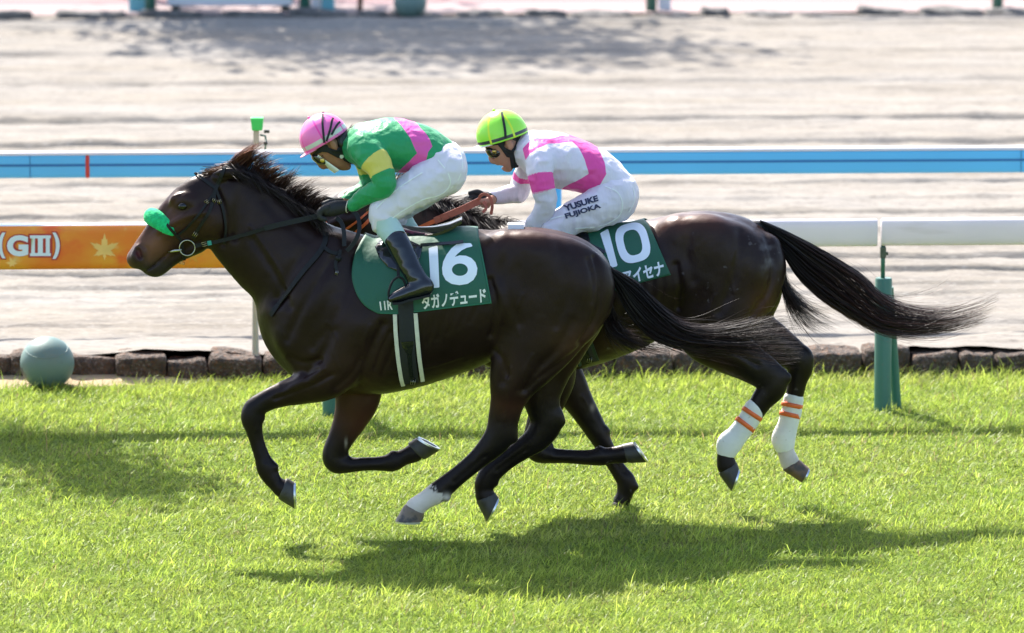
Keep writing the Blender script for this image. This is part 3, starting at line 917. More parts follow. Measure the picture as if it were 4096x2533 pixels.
# printed banner over the rail
zt = float(on_line(300., 897., Y_RAIL)[2]); zb = float(on_line(300., 1074., Y_RAIL)[2])
Yb = Y_RAIL
ban = rail_bar('banner', -6.0, px_x(1560, 980, Yb), Yb, zt, zb, .064, M_print_or, None, 7.0)
tag(ban, 'orange autumn leaf banner wrapped over the rail with white grade lettering', 'banner')
def on_banner(d):
    return lambda Q: on_line(Q[:, 0], Q[:, 1], Yb - .064 - d)
R7 = lambda p: (p[0]/1.89, 850 + p[1]/1.89)
o = rail_bar('top_edge', -5.98, px_x(1558, 980, Yb), Yb, zt+.005, zt-.012, .050, M_bwhite, ban, 3.0)  # white bar paints the sunlight along the banner's top edge
def banner_text(name, txt, quad, off, mat_, d):
    return text_shape(name, txt, quad, None, 0, mat_, ban, offset=off, cell=400, lift=on_banner(d))
for txt, quad, g in (('(', ((-14,152),(42,152),(42,348),(-14,348)), 9), ('G', ((52,172),(214,172),(214,332),(52,332)), 9), (')', ((396,152),(452,152),(452,352),(396,352)), 9)):
    banner_text('lettering', txt, [R7(p) for p in quad], .05, M_bwhite, .006)
    q2 = [(quad[0][0]-g, quad[0][1]-g), (quad[1][0]+g, quad[1][1]-g), (quad[2][0]+g, quad[2][1]+g), (quad[3][0]-g, quad[3][1]+g)]
    banner_text('lettering_outline', txt, [R7(p) for p in q2], .12, M_red, .003)
def banner_shape(name, loop, mat_, d):
    cu = bpy.data.curves.new(name, 'CURVE'); cu.dimensions = '2D'; cu.fill_mode = 'BOTH'
    for lp in loop:
        s = cu.splines.new('POLY'); s.points.add(len(lp)-1); s.use_cyclic_u = True
        for k, p in enumerate(lp):
            q = R7(p); s.points[k].co = (q[0]/100, -q[1]/100, 0, 1)
    o = bpy.data.objects.new(name, cu); COL.objects.link(o)
    return lay_curve(o, name, None, 0, mat_, ban, lambda V: V*np.array([100, -100]), 400, 0, 0, None, on_banner(d))
iii = [(226,174),(384,174),(384,196),(376,196),(376,308),(384,308),(384,330),(226,330),(226,308),(236,308),(236,196),(226,196)]
h1 = [(262,196),(280,196),(280,308),(262,308)]; h2 = [(322,196),(338,196),(338,308),(322,308)]
banner_shape('lettering', [iii, [(264,197),(286,197),(286,307),(264,307)], [(324,197),(346,197),(346,307),(324,307)]], M_bwhite, .006)
banner_shape('lettering_outline', [[(214,162),(396,162),(396,342),(214,342)]], M_red, .003)
def leaf(cx, cy, s, rot):
    pts = []
    lob = [(90, 1.0), (30, .82), (150, .82), (-25, .62), (205, .62)]
    for k, a in enumerate([90, 60, 30, 2, -25, -70, -90, -110, 205, 178, 150, 120]):
        r = {90: 1.0, 60: .34, 30: .95, 2: .34, -25: .72, -70: .22, -90: .55, -110: .22, 205: .72, 178: .34, 150: .95, 120: .34}[a]
        if r > .4:
            for da, rr in ((-9, r*.62), (-13, r*.70), (-3, r*.84), (0, r), (3, r*.84), (13, r*.70), (9, r*.62)): pts.append((a+da, rr))
        else: pts.append((a, r))
    return [(cx + s*r*math.cos(math.radians(a+rot)), cy - s*r*math.sin(math.radians(a+rot))) for a, r in sorted(pts, key=lambda q: q[0])]
banner_shape('leaf_print', [leaf(790, 290, 135, 0)], M_cream, .002)
banner_shape('leaf_print', [leaf(95, 385, 60, 25)], M_cream, .0014)
banner_shape('leaf_print', [leaf(1450, 330, 100, -20)], mat('deep_orange_leaf', (.82, .30, .02), .5), .002)

# ---- blue rail out on the dirt
M_blue = mat('blue_rail_print', (.10, .46, .79), .45, var=(1.5, .05, 3))
M_dblue = mat('blue_rail_groove', (.02, .14, .36), .6)
zt2 = 1.24; zb2 = float(on_line(2048., 700., Y_BLUE)[2])
blue = tag(empty('blue_rail', tuple(frame_pt(0, Y_BLUE, TZ))), 'bright blue rail with a white top edge standing on the dirt', 'rail')
rail_bar('board', -9, 9, Y_BLUE, zt2-.018, zb2, .05, M_blue, blue, 6)
rail_bar('top_edge', -9, 9, Y_BLUE, zt2, zt2-.022, .054, M_rail, blue, 5)
zg = float(on_line(2048., 648., Y_BLUE)[2])
b = MB(); 
for xa, xb in ((-9, 9),): b.add([frame_pt(xa, Y_BLUE-.052, zg-.008), frame_pt(xb, Y_BLUE-.052, zg-.008), frame_pt(xb, Y_BLUE-.052, zg+.008), frame_pt(xa, Y_BLUE-.052, zg+.008)], [(0, 1, 2, 3)])
b.build('stripe', M_dblue, blue, smooth=False)
xr = px_x(352, 660, Y_BLUE)
rail_bar('red_tape', xr-.014, xr+.014, Y_BLUE, zt2-.016, zb2-.002, .0535, M_red, blue, 6)
for xx in (-6.3, -3.1, .1, 3.3, 6.5):
    rail_bar('joint', xx-.004, xx+.004, Y_BLUE, zt2-.015, zb2-.001, .0528, M_dblue, blue, 6)
for pxp in (2230, 4700, -240):
    x = px_x(pxp, 780, Y_BLUE); p = frame_pt(x, Y_BLUE+.02, 0)
    b = MB(); b.tube([p + np.array([0, 0, TZ-.1]), p + np.array([0, 0, zt2-.03])], .026, 16); b.build('post', M_blue, blue)

# ---- sensor on a pole
M_pole = mat('galvanised_pole', (.40, .37, .31), .55, metal=.2, var=(9, .2, 4, (1, 1, .3)))
M_neon = mat('neon_green_box', (.04, .62, .12), .35, spec=.5, transl=.05)
M_dark = mat('dark_plastic', (.02, .03, .028), .4)
pb = ground_at(1022., 1518., 0.0); Yp = pb[1]
sp_ = tag(empty('sensor_pole', tuple(pb)), 'thin grey pole carrying a bright green timing box above the rails', 'pole')
A = lambda x, y, dy=0: at(x, y, Yp+dy)
b = MB(); b.tube([A(1022, 1520), A(1022, 1480), A(1022, 1430), A(1020, 1160), A(1026, 640)], [.045, .036, .022, .016, .015], 14); b.build('pole', M_pole, sp_)
b = MB(); c = A(1030, 480); w = .042
q0 = A(1003, 470); q1 = A(1054, 470); q2 = A(1050, 520); q3 = A(1009, 520)
for y in (0,):
    b.add([q0 + [0, -w, 0], q1 + [0, -w, 0], q2 + [0, -w, 0], q3 + [0, -w, 0], q0 + [0, w, 0], q1 + [0, w, 0], q2 + [0, w, 0], q3 + [0, w, 0]], [(3, 2, 1, 0), (4, 5, 6, 7), (0, 1, 5, 4), (1, 2, 6, 5), (2, 3, 7, 6), (3, 0, 4, 7)])
bo_ = b.build('box', M_neon, sp_, smooth=False, bevel=.004)
b = MB(); b.box(A(1003, 470) + [-.002, -w-.003, 0], A(1055, 446) + [.002, w+.003, 0]); b.build('lid', M_bwhite, bo_, smooth=False, bevel=.004)  # white colour stands in for sun glare on the box top
b = MB(); b.box(A(1018, 516) + [0, -w-.006, 0], A(1040, 496) + [0, -w+.002, 0]); b.build('window', M_dark, bo_, smooth=False, bevel=.002)
b = MB(); b.box(A(1014, 575) + [0, -.02, 0], A(1036, 522) + [0, .02, 0]); b.build('neck', M_pole, sp_, smooth=False, bevel=.003)
b = MB(); b.tube([A(1040, 540), A(1062, 545), A(1064, 570), A(1060, 600)], .006, 8); b.build('arm', M_post, sp_)
b = MB(); b.box(A(1056, 532) + [0, -.012, 0], A(1078, 520) + [0, .012, 0]); b.build('knob', M_dark, sp_, smooth=False, bevel=.002)
b = MB(); b.sphere(A(1062, 572), .014, 12, 8); b.build('knob', M_dark, sp_)

# ---- round markers
M_ball = mat('green_ball_plastic', (.115, .185, .17), .5, spec=.4, var=(3, .06, 3), var2=[(7, (.04, .045, .04), .68, .03, None)], bumps=[(50, .12, .006, 3, None)])
def ball(px, py, r, label, z):
    p = ground_at(float(px), float(py), z)
    b = MB(); 
    M = Matrix.Rotation(.35, 3, 'X') @ Matrix.Rotation(.2, 3, 'Z')
    b.sphere((p[0], p[1], z + r*.93), (r, r, r*.985), 64, 40, M); o = b.build('round_marker', M_ball)
    b = MB(); t = np.linspace(0, 2*math.pi, 65)[:-1]
    q = np.array([np.array(M @ Vector((r*1.001*math.cos(a)*.78, r*1.001*math.sin(a)*.78, r*.62))) for a in t]) + np.array([p[0], p[1], z + r*.93])
    b.tube(q, .0025, 5, closed=True); b.build('seam', M_ball, o)
    tag(o, label, 'marker ball', 'round green markers')
ball(190, 1552, .166, 'grey green plastic ball resting on the sand by the kerb stones', .0)
ball(1641, 72, .168, 'pale green ball half hidden beyond the far stones', TZ)

# ---- along the far edge
M_tealbox = mat('teal_plastic', (.12, .36, .42), .5, var=(2, .08, 3))
M_panel = mat('white_panel', (.62, .64, .68), .5, var=(1.5, .05, 3))
M_wood = mat('brown_pole', (.16, .09, .06), .7, var=(8, .2, 3))
YF2 = Y_FAR + .34
fr_ = tag(empty('far_rail', tuple(frame_pt(0, YF2, TZ))), 'white rail on green posts along the far side of the dirt', 'rail')
for p_ in (602, 1220, 2605, 3990, -780):
    x = px_x(p_, 60, YF2); q = frame_pt(x, YF2, TZ)
    b = MB(); b.tube([q + np.array([0, 0, -.1]), q + np.array([0, 0, .95])], .056, 20); b.build('post', M_post, fr_)
rail_bar('rail_section', -10, 10, YF2, 1.25, 1.08, .05, M_rail, fr_, 3.2)
def far_box(name, pa, pb_, h, dy, dep, mat_, label, cat, z0=.0, extra=None):
    xa, xb = px_x(pa, 40, YF2+dy), px_x(pb_, 40, YF2+dy)
    b = MB(); y = YF2 + dy + SL*xa
    b.box((xa, y, TZ+z0), (xb, y+dep, TZ+h)); o = b.build(name, mat_, None, smooth=False, bevel=.02)
    tag(o, label, cat); return o
pn = far_box('panel', 668, 1172, 1.9, .12, .06, M_panel, 'white panel screen standing behind the far stones', 'screen', .08)
for p_ in (700, 1140):
    x = px_x(p_, 40, YF2+.15); b = MB(); b.box((x-.04, YF2+.18+SL*x, TZ-.05), (x+.04, YF2+.5+SL*x, TZ+.1)); b.build('foot', M_dark, pn, smooth=False)
far_box('storage_bin', 514, 584, 1.1, .2, .4, M_tealbox, 'teal plastic bin left of the white panel', 'bin')
far_box('storage_bin', 1283, 1336, 1.1, .2, .4, M_tealbox, 'teal plastic bin right of the white panel', 'bin')
far_box('white_board', 1244, 1281, 1.4, .26, .03, M_panel, 'narrow white board between a green post and the teal bin', 'board')
far_box('white_board', 2633, 2684, 1.4, .1, .03, M_panel, 'narrow white board right of a far green post', 'board')
x = px_x(1439, 40, YF2+.2); b = MB(); q = frame_pt(x, YF2+.2, TZ)
b.tube([q + np.array([0, 0, -.05]), q + np.array([.03, 0, .9]), q + np.array([-.02, 0, 1.8])], [.028, .024, .02], 12); tag(b.build('wooden_pole', M_wood), 'thin brown pole beyond the far stones', 'pole')

# ---- trees beyond the path: their shade falls across the dirt
M_bark = mat('bark', (.07, .055, .042), .95, var=(10, .3, 5), bumps=[(25, 1, .03, 5, (1, 1, .3))])
M_leaf = mat('leaves', attr='leaf', rough=.5, transl=.4)
def tree(x, y, h, rad, seed, label, n=2800, spread=(.75, .75, .6), leaf=(.08, .17), zr=(.5, .95), group='trees beyond the path'):
    r = np.random.default_rng(seed)
    t = tag(empty('tree', (x, y, TZ)), label, 'tree', group)
    b = MB(); top = np.array([x + r.normal(0, .2), y, TZ + h*.62])
    b.tube([np.array([x, y, TZ-.1]), np.array([x+.03, y, TZ+h*.3]), top], [.018*h, .013*h, .006*h], 12)
    cl = []
    for k in range(13):
        a = r.uniform(0, 6.28); z0 = r.uniform(.32, .6)*h; e = np.array([x + math.cos(a)*rad*r.uniform(.4, .85), y + math.sin(a)*rad*r.uniform(.4, .85), TZ + h*r.uniform(*zr)])
        s = np.array([x + .03, y, TZ + z0]); b.tube(catmull(np.array([s, (s+e)/2 + np.array([0, 0, -.15]), e]), 4), np.linspace(.006*h, .0015*h, 9), 6); cl.append(e)
    b.build('trunk', M_bark, t)
    c = np.array(cl)[r.integers(0, len(cl), n)] + r.normal(0, 1, (n, 3))*np.array(spread)
    u = r.normal(size=(n, 3)); u /= np.linalg.norm(u, axis=1)[:, None]; w = np.cross(u, r.normal(size=(n, 3))); w /= np.linalg.norm(w, axis=1)[:, None]
    s = r.uniform(*leaf, (n, 1))
    V = np.stack([c - u*s, c + w*s*.5, c + u*s, c - w*s*.5], 1).reshape(-1, 3)
    me = fast_mesh('crown', V, np.arange(4*n).reshape(-1, 4))
    vattr(me, 'leaf', np.repeat(np.array([.05, .10, .02])*r.uniform(.6, 1.5, (n, 1)), 4, 0)); obj('crown', me, M_leaf, t)
tree(-4.3, Y_FAR+2.6, 9.0, 1.3, 71, 'leafy tree nearest the white panel beyond the path')
tree(-3.7, Y_FAR+4.2, 11.0, 1.2, 72, 'taller leafy tree set back beyond the path')

# added tree, out of view left of the frame, only to shade the turf
tree(-4.0, Y_KERB-.85, 4.5, .42, 73, 'slim tree added out of view by the kerb to shade the turf', n=2200, spread=(.22, .2, .26), leaf=(.05, .09), zr=(.36, .95), group='added shade trees')

# ---- grass
def grass(name, x0, x1, n, seed, label):
    r = np.random.default_rng(seed)
    X = r.uniform(x0, x1, n); Yl = r.uniform(-4.6, Y_KERB-.06, n)
    Pn = np.stack([X, Yl, X*0], -1)
    pat = fbm(Pn*np.array([.55, .9, 1]), 4, 77); fine = fbm(Pn*np.array([5, 6, 1]), 3, 78)
    keep = np.ones(n, bool)
    wv = .42*np.clip((-1.45-X)/1.6, 0, 1)**.6
    keep &= ~((X < -1.5) & (Yl > Y_KERB - wv + .02 + .05*fine))
    worn = np.exp(-((Yl - (Y_RAIL-1.25))/.55)**2) + .8*np.exp(-((Yl - (Y_RAIL-2.3))/.5)**2)
    thin = np.clip(-pat*.6 - fine*.8 - .38 + .30*worn, 0, .6)
    keep &= r.random(n) > thin
    X, Yl, pat, fine, worn = X[keep], Yl[keep], pat[keep], fine[keep], worn[keep]; n = len(X)
    edge = np.clip((Yl - (Y_KERB-.9))/.8, 0, 1)
    ridge = np.exp(-((Yl - (Y_RAIL-.78))/.30)**2)*np.clip(.45 + 1.1*fine, 0, 1.3)
    L = r.lognormal(math.log(.041), .33, n)*(1 + .9*ridge)*(1 + .15*np.clip((Yl - (Y_RAIL-.95))/.12, 0, 1))*(1 + .6*fine + .25*pat - .22*np.clip(worn, 0, 1)) + edge*r.uniform(.0, .055, n)
    tall = r.random(n) < .028 + .03*edge; L[tall] *= r.uniform(1.4, 2.1, tall.sum())
    L = np.clip(L, .014, .17)
    W = r.uniform(.0023, .0046, n)*(1 + .3*(L > .06))
    az = r.uniform(0, 2*math.pi, n); lean = np.abs(r.normal(.72, .36, n)); bend = r.uniform(.2, .9, n)
    az = np.where(r.random(n) < .45, r.normal(.2, .6, n), az)
    d = np.stack([np.cos(az), np.sin(az), 0*az], -1); s = np.stack([-np.sin(az), np.cos(az), 0*az], -1)
    tw = r.uniform(-1.2, 1.2, n); s = s*np.cos(tw)[:, None] + d*np.sin(tw)[:, None]
    B = np.stack([X, Yl + SL*X, np.full(n, -.004)], -1)
    up = np.array([0, 0, 1.0])
    m1 = B + (up*np.cos(lean)[:, None] + d*np.sin(lean)[:, None])*(L*.55)[:, None]
    l2 = lean + bend
    tip = m1 + (up*np.cos(l2)[:, None] + d*np.sin(l2)[:, None])*(L*.5)[:, None]
    w = (s*W[:, None]*.5)
    V = np.stack([B - w, B + w, m1 - w*.9, m1 + w*.9, tip], 1).reshape(-1, 3)
    o = (np.arange(n)*5)[:, None, None]
    F = (o + np.array([[0, 1, 3], [0, 3, 2], [2, 3, 4]])[None]).reshape(-1, 3)
    # low broad blades underneath
    m = 110000; xu = r.uniform(x0, x1, m); yu = r.uniform(-4.6, Y_KERB-.06, m)
    ku = ~((xu < -1.5) & (yu > Y_KERB - .42*np.clip((-1.45-xu)/1.6, 0, 1)**.6 + .02)); xu, yu = xu[ku], yu[ku]; m = len(xu)
    au = r.uniform(0, 2*math.pi, m); lu = r.uniform(.02, .045, m); wu = r.uniform(.006, .011, m)
    c0 = np.stack([xu, yu + SL*xu, np.full(m, .002)], -1); du = np.stack([np.cos(au), np.sin(au), r.uniform(.15, .9, m)], -1)*lu[:, None]; su = np.stack([-np.sin(au), np.cos(au), r.uniform(-.3, .3, m)], -1)*wu[:, None]/2
    V2 = np.stack([c0 - su, c0 + su, c0 + du + su*.4, c0 + du - su*.4], 1).reshape(-1, 3)
    o2 = (np.arange(m)*4)[:, None, None] + len(V)
    F2 = (o2 + np.array([[0, 1, 2], [0, 2, 3]])[None]).reshape(-1, 3)
    V = np.vstack([V, V2]); F = np.vstack([F, F2])
    me = fast_mesh(name, V, F)
    g = np.array([.300, .395, .048]); yl = np.array([.410, .460, .090]); dk = np.array([.125, .220, .034]); dead = np.array([.27, .21, .10])
    a = np.clip(r.normal(.50, .3, n) + .2*pat, 0, 1)[:, None]
    c = g*(1-a) + yl*a
    p2 = fbm(np.stack([X, Yl, X*0], -1)*np.array([1.9, 2.6, 1]), 3, 88)
    k = np.clip(r.normal(.12, .25, n) - .15*pat + .9*np.clip(p2-.12, 0, 1), 0, 1)[:, None]; c = c*(1-k) + dk*k
    k = np.clip(-p2*1.1 - .22, 0, .6)[:, None]*r.uniform(.3, 1, (n, 1)); c = c*(1-k) + np.array([.42, .39, .15])*k
    q = (r.random(n) < .05 + .22*np.clip(worn, 0, 1)*np.clip(.5 + fine, 0, 1))[:, None]; c = np.where(q, dead*r.uniform(.6, 1.1, (n, 1)), c)
    c = c*r.uniform(.75, 1.25, (n, 1))*(1 + .45*np.clip(fine[:, None], -.8, .8))
    cu_ = np.array([.235, .300, .042])*r.uniform(.5, 1.4, (m, 1)); vattr(me, 'grass', np.vstack([np.repeat(c, 5, 0), np.repeat(cu_, 4, 0)]))
    o = obj(name, me, M_grass)
    tag(o, label, 'grass', kind='stuff')
M_grass = mat('grass_blades', attr='grass', rough=.42, spec=.14, transl=.56)
grass('grass', -4.9, 4.9, 400000, 101, 'short bright green racecourse turf grass')
# ---- the leading horse ------------------------------------------------------------------
NH = Body()
Yn, Yf = -.125, .125
NH.add([(1290,1150,225,0,.17),(1345,1238,318,0,.215),(1440,1262,316,0,.245),(1540,1262,312,0,.268),(1695,1228,303,0,.285),(1855,1192,278,0,.285),(1975,1162,242,0,.265),(2120,1160,252,0,.262),(2240,1150,214,0,.24),(2320,1135,132,0,.19)], k=.03, sub=14, cols=[BR]*10, name='trunk')
NH.add([(900,835,142,0,.075),(944,845,172,0,.085),(1022,915,195,0,.10),(1110,1000,207,0,.125),(1198,1075,214,0,.16),(1280,1150,240,0,.19)], k=.05, sub=14, cols=[BR]*6, name='neck')
# head
add_head(NH, lambda x, y: (x, y), 1.0, 0.0)
for sg in (-1, 1):
    # shoulder and quarter muscles
    NH.add([(1330,1010,70,sg*.10,.06),(1260,1180,95,sg*.155,.07),(1200,1340,95,sg*.15,.07)], k=.07, cols=[BR]*3, sub=12, name='musc')
    NH.add([(1420,1290,120,sg*.19,.06),(1330,1420,120,sg*.16,.08)], k=.06, cols=[BR]*2, sub=12, name='musc')
    NH.add([(2030,1010,90,sg*.14,.10),(2160,1040,110,sg*.16,.10),(2300,1120,100,sg*.13,.09)], k=.07, cols=[BR]*3, sub=12, name='musc')
    NH.add([(2370,1100,70,sg*.085,.07),(2372,1190,80,sg*.10,.075),(2320,1290,75,sg*.12,.08)], k=.04, sub=10, cols=[BR, BR, RD])
NH.add([(1140,1250,80,-.08,.09),(1180,1370,68,-.095,.085),(1205,1440,52,-.10,.075)], k=.05, sub=8, cols=[BR]*3)
NH.add([(1140,1250,80,.08,.09),(1180,1370,68,.095,.085),(1205,1440,52,.10,.075)], k=.05, sub=8, cols=[BR]*3)
# near fore
NH.add([(1370,1430,120,Yn-.03,.085),(1300,1510,92,Yn-.03,.075),(1215,1551,66,Yn-.01,.06),(1130,1578,50,Yn,.05),(1060,1606,43,Yn,.044),(1018,1636,44,Yn,.045),(1008,1672,45,Yn,.045),(1015,1712,36,Yn,.038),(1028,1765,30,Yn,.030),(1048,1828,32,Yn,.031),(1066,1872,40,Yn,.037),(1082,1905,36,Yn,.036),(1107,1938,31,Yn,.034),(1132,1956,39,Yn,.041)], k=.035, sub=7,
       cols=[BR, BR, BR, BR, BK, BK, BK, BK, BK, BK, BK, BK, BK, BK], name='leg')
# far fore
NH.add([(1420,1460,120,Yf+.02,.085),(1432,1580,92,Yf,.072),(1405,1670,70,Yf,.058),(1368,1745,54,Yf,.048),(1338,1812,48,Yf,.045),(1345,1850,44,Yf,.045),(1392,1860,33,Yf,.036),(1460,1857,28,Yf,.030),(1530,1854,31,Yf,.032),(1573,1848,38,Yf,.037),(1612,1832,33,Yf,.034),(1656,1812,39,Yf,.041)], k=.035, sub=7,
       cols=[BR, RD, RD, BR, BK, BK, BK, BK, BK, BK, BK, BK], name='leg')
# near hind
NH.add([(2235,1165,215,-.13,.115),(2165,1300,185,-.15,.11),(2108,1420,140,-.15,.095),(2060,1510,102,-.14,.08),(2034,1595,72,-.13,.06),(2016,1670,62,-.125,.05),(2002,1735,60,-.125,.048),(1965,1785,52,-.125,.044),(1910,1838,41,-.125,.036),(1845,1893,38,-.125,.033),(1785,1942,41,-.125,.036),(1748,1972,43,-.125,.039),(1700,2002,37,-.125,.036),(1662,2030,40,-.125,.042)], k=.04, sub=7,
       cols=[BR, BR, BR, BR, RD, BR, BK, BK, BK, BK, BK, BK, BK, BK], name='leg')
NH.add([(2030,1722,35,-.125,.03),(2052,1752,22,-.125,.022)], k=.02, cols=[BK, BK], name='hock')
# far hind
NH.add([(2240,1180,205,.13,.11),(2195,1330,170,.14,.10),(2170,1450,125,.14,.085),(2162,1560,85,.13,.062),(2172,1630,68,.125,.05),(2186,1688,66,.125,.048),(2150,1752,54,.125,.044),(2085,1800,43,.125,.036),(2020,1846,40,.125,.034),(1965,1892,43,.125,.037),(1942,1928,42,.125,.038),(1936,1962,36,.125,.035),(1942,1986,40,.125,.041)], k=.04, sub=7,
       cols=[BR, BR, BR, BR, BK, BK, BK, BK, BK, BK, BK, BK, BK], name='leg')
NH.add([(2215,1668,38,.125,.03),(2238,1685,24,.125,.022)], k=.02, cols=[BK, BK], name='hock')
leg_detail(NH, [(1028,1735,.034),(1044,1790,.030),(1062,1845,.033)], [(1042,1668,17)], [(1098,1866,15)], Yn)
leg_detail(NH, [(1400,1850,.035),(1460,1845,.030),(1530,1842,.032)], [(1378,1822,16)], [(1574,1818,14)], Yf)
leg_detail(NH, [(1940,1825,.040),(1880,1876,.034),(1815,1930,.034)], None, [(1786,1990,14)], -.125)
leg_detail(NH, [(2110,1798,.040),(2050,1838,.035),(1990,1884,.036)], None, [(1978,1930,14)], .125)
for sg in (-1, 1):   # forearm, gaskin and belly lines
    NH.add([(1290,1470,34,sg*.205,.03),(1215,1530,30,sg*.185,.024),(1150,1566,20,sg*.165,.016)] if sg < 0 else [(1470,1560,34,.17,.03),(1430,1660,28,.165,.024),(1390,1735,18,.16,.016)], k=.03, cols=[BR]*3)
NH.add([(1330,1330,8,-.262,.02),(1290,1420,9,-.252,.025),(1225,1495,7,-.215,.02)], k=.05, op='sub')
NH.add([(2290,1290,8,-.268,.02),(2230,1400,9,-.262,.025),(2150,1480,8,-.235,.02),(2090,1560,6,-.205,.02)], k=.05, op='sub')
NH.add([(2040,1330,10,-.285,.02),(2030,1430,9,-.262,.02),(2010,1530,7,-.225,.02)], k=.05, op='sub')
NH.add([(1215,1010,8,-.185,.02),(1150,1110,9,-.19,.02),(1110,1200,8,-.17,.02)], k=.06, op='sub')
NH.add([(960,760,8,-.104,.02),(945,870,9,-.108,.02),(935,950,7,-.10,.02)], k=.05, op='sub')
# creases
NH.add([(2352,1040,7,-.22,.03),(2372,1130,7,-.235,.03),(2368,1210,6,-.25,.03)], k=.03, op='sub')
NH.add([(1965,1130,10,-.30,.02),(1975,1250,10,-.31,.025),(1950,1330,9,-.31,.03)], k=.04, op='sub')
NH.add([(1450,1440,10,-.28,.02),(1415,1520,9,-.26,.03)], k=.04, op='sub')
me, V = NH.mesh('horse', .0084, nsm=10)
c, who, T = body_cols(NH, V)
V = muscle_relief(me, V, 0.0, head_lines(lambda x, y: (x, y)) + [
    ([(2378,1030),(2398,1130),(2396,1220),(2372,1290),(2320,1370)], 13, .010), ([(2330,1390),(2250,1450),(2160,1510),(2105,1560)], 14, .008),
    ([(1962,1120),(1985,1210),(1978,1290),(1965,1340)], 14, .012), ([(2040,985),(2010,1080),(2030,1180),(2075,1290)], 22, .006),
    ([(2230,985),(2260,1080),(2270,1180),(2230,1300)], 24, .005), ([(1975,1400),(2010,1440),(2030,1500)], 12, .007),
    ([(1530,1300),(1490,1380),(1460,1460),(1440,1540)], 16, .010), ([(1560,1330),(1525,1400),(1500,1470)], 8, .004), ([(1590,1350),(1560,1420),(1530,1490)], 8, .003),
    ([(1330,1040),(1260,1150),(1190,1270),(1150,1360)], 18, .008), ([(1420,1030),(1390,1160),(1330,1290),(1250,1390)], 22, .006), ([(1160,1430),(1210,1450),(1280,1440)], 12, .007),
    ([(1010,960),(1070,1050),(1130,1150),(1160,1230)], 15, .006), ([(1060,800),(1130,880),(1230,960)], 20, .004),
    ([(1330,1500),(1250,1540),(1170,1572),(1100,1596)], 9, .006), ([(1270,1480),(1200,1520),(1130,1555)], 9, .004), ([(1440,1440),(1400,1500),(1345,1550)], 12, .006)]
    + [([(1640+44*k,1130-6*k),(1655+44*k,1230-8*k),(1648+42*k,1330-14*k),(1625+42*k,1420-22*k)], 11, .0026) for k in range(7)],
    head_bulges(lambda x, y: (x, y)) + [(1440,1330,90,60,-55,.010), (1260,1200,110,45,-60,.008), (1210,1530,70,28,-22,.005), (2010,1230,60,110,8,.007), (2180,1180,80,140,12,.006), (2140,980,110,50,12,.006), (2350,1180,30,100,4,.005), (2070,1540,36,70,18,.006), (1560,1490,90,30,-15,.004)], 3)
px = to_px(V)
# brown face flare, dark muzzle end, nostril lining
def blot(c, px, x, y, rx, ry, col, amt=1.0):
    w = np.exp(-(((px[:, 0]-x)/rx)**2 + ((px[:, 1]-y)/ry)**2))[:, None]*amt
    c[:] = c*(1-w) + np.array(col)*w
blot(c, px, 612, 968, 50, 46, (.13, .055, .030), .85)
blot(c, px, 552, 1030, 34, 34, (.022, .016, .017), .75)
blot(c, px, 575, 1075, 55, 26, (.02, .017, .018), .9)
blot(c, px, 640, 1062, 50, 35, (.02, .017, .018), .8)
blot(c, px, 554, 1016, 13, 17, (.10, .022, .024), .95)
blot(c, px, 690, 860, 75, 70, (.085, .035, .020), .85)
blot(c, px, 731, 826, 34, 27, (.007, .005, .006), .9)
blot(c, px, 800, 900, 90, 70, (.045, .019, .012), .6)
blot(c, px, 2100, 930, 180, 45, (.07, .026, .016), .6)  # brown highlight along the top of the rump, painted into the coat
blot(c, px, 1430, 1650, 60, 90, (.055, .020, .012), .7)
blot(c, px, 1380, 1480, 140, 90, (.036, .016, .011), .5)
blot(c, px, 2330, 1380, 120, 90, (.05, .022, .014), .7)
blot(c, px, 2040, 1500, 60, 120, (.034, .015, .011), .5)
blot(c, px, 1384, 1772, 5, 18, (.25, .21, .18), .9)
hl = [j for j, ch in enumerate(NH.ch) if ch.name == 'leg'][2]
sock = np.clip((T - 10.7 - .45*fbm(V*70, 2, 2) - .45*fbm(V*18, 2, 5))*7, 0, 1)[:, None]*(who == hl)[:, None]
c = c*(1-sock) + np.array(WH)*sock
blot(c, px, 1786, 1990, 18, 16, WH, .95)
vattr(me, 'coat', c)
horse16 = tag(obj('horse', me, M_coat), 'dark bay horse in the lead with one white hind sock and green noseband', 'horse', 'race horses')
# hooves
loft_hoof((1112,1996),(1146,1912),(1178,2036),(1176,1928), Yn, .043, .056, M_hoof, horse16)
loft_hoof((1698,1840),(1630,1774),(1759,1802),(1664,1752), Yf, .043, .056, M_hoof, horse16)
loft_hoof((1619,2016),(1698,2052),(1580,2084),(1690,2086), -.125, .044, .058, M_hoof_pale, horse16, 'pale hoof below the white sock')
loft_hoof((1903,2004),(1978,1968),(1946,2086),(1994,1990), .125, .043, .056, M_hoof, horse16)
# eyes
for sg in (-1, 1):
    p = at(731, 826, sg*.084); b = MB(); b.sphere(p, (.024, .016, .020)); b.build('eye', M_eye, horse16)
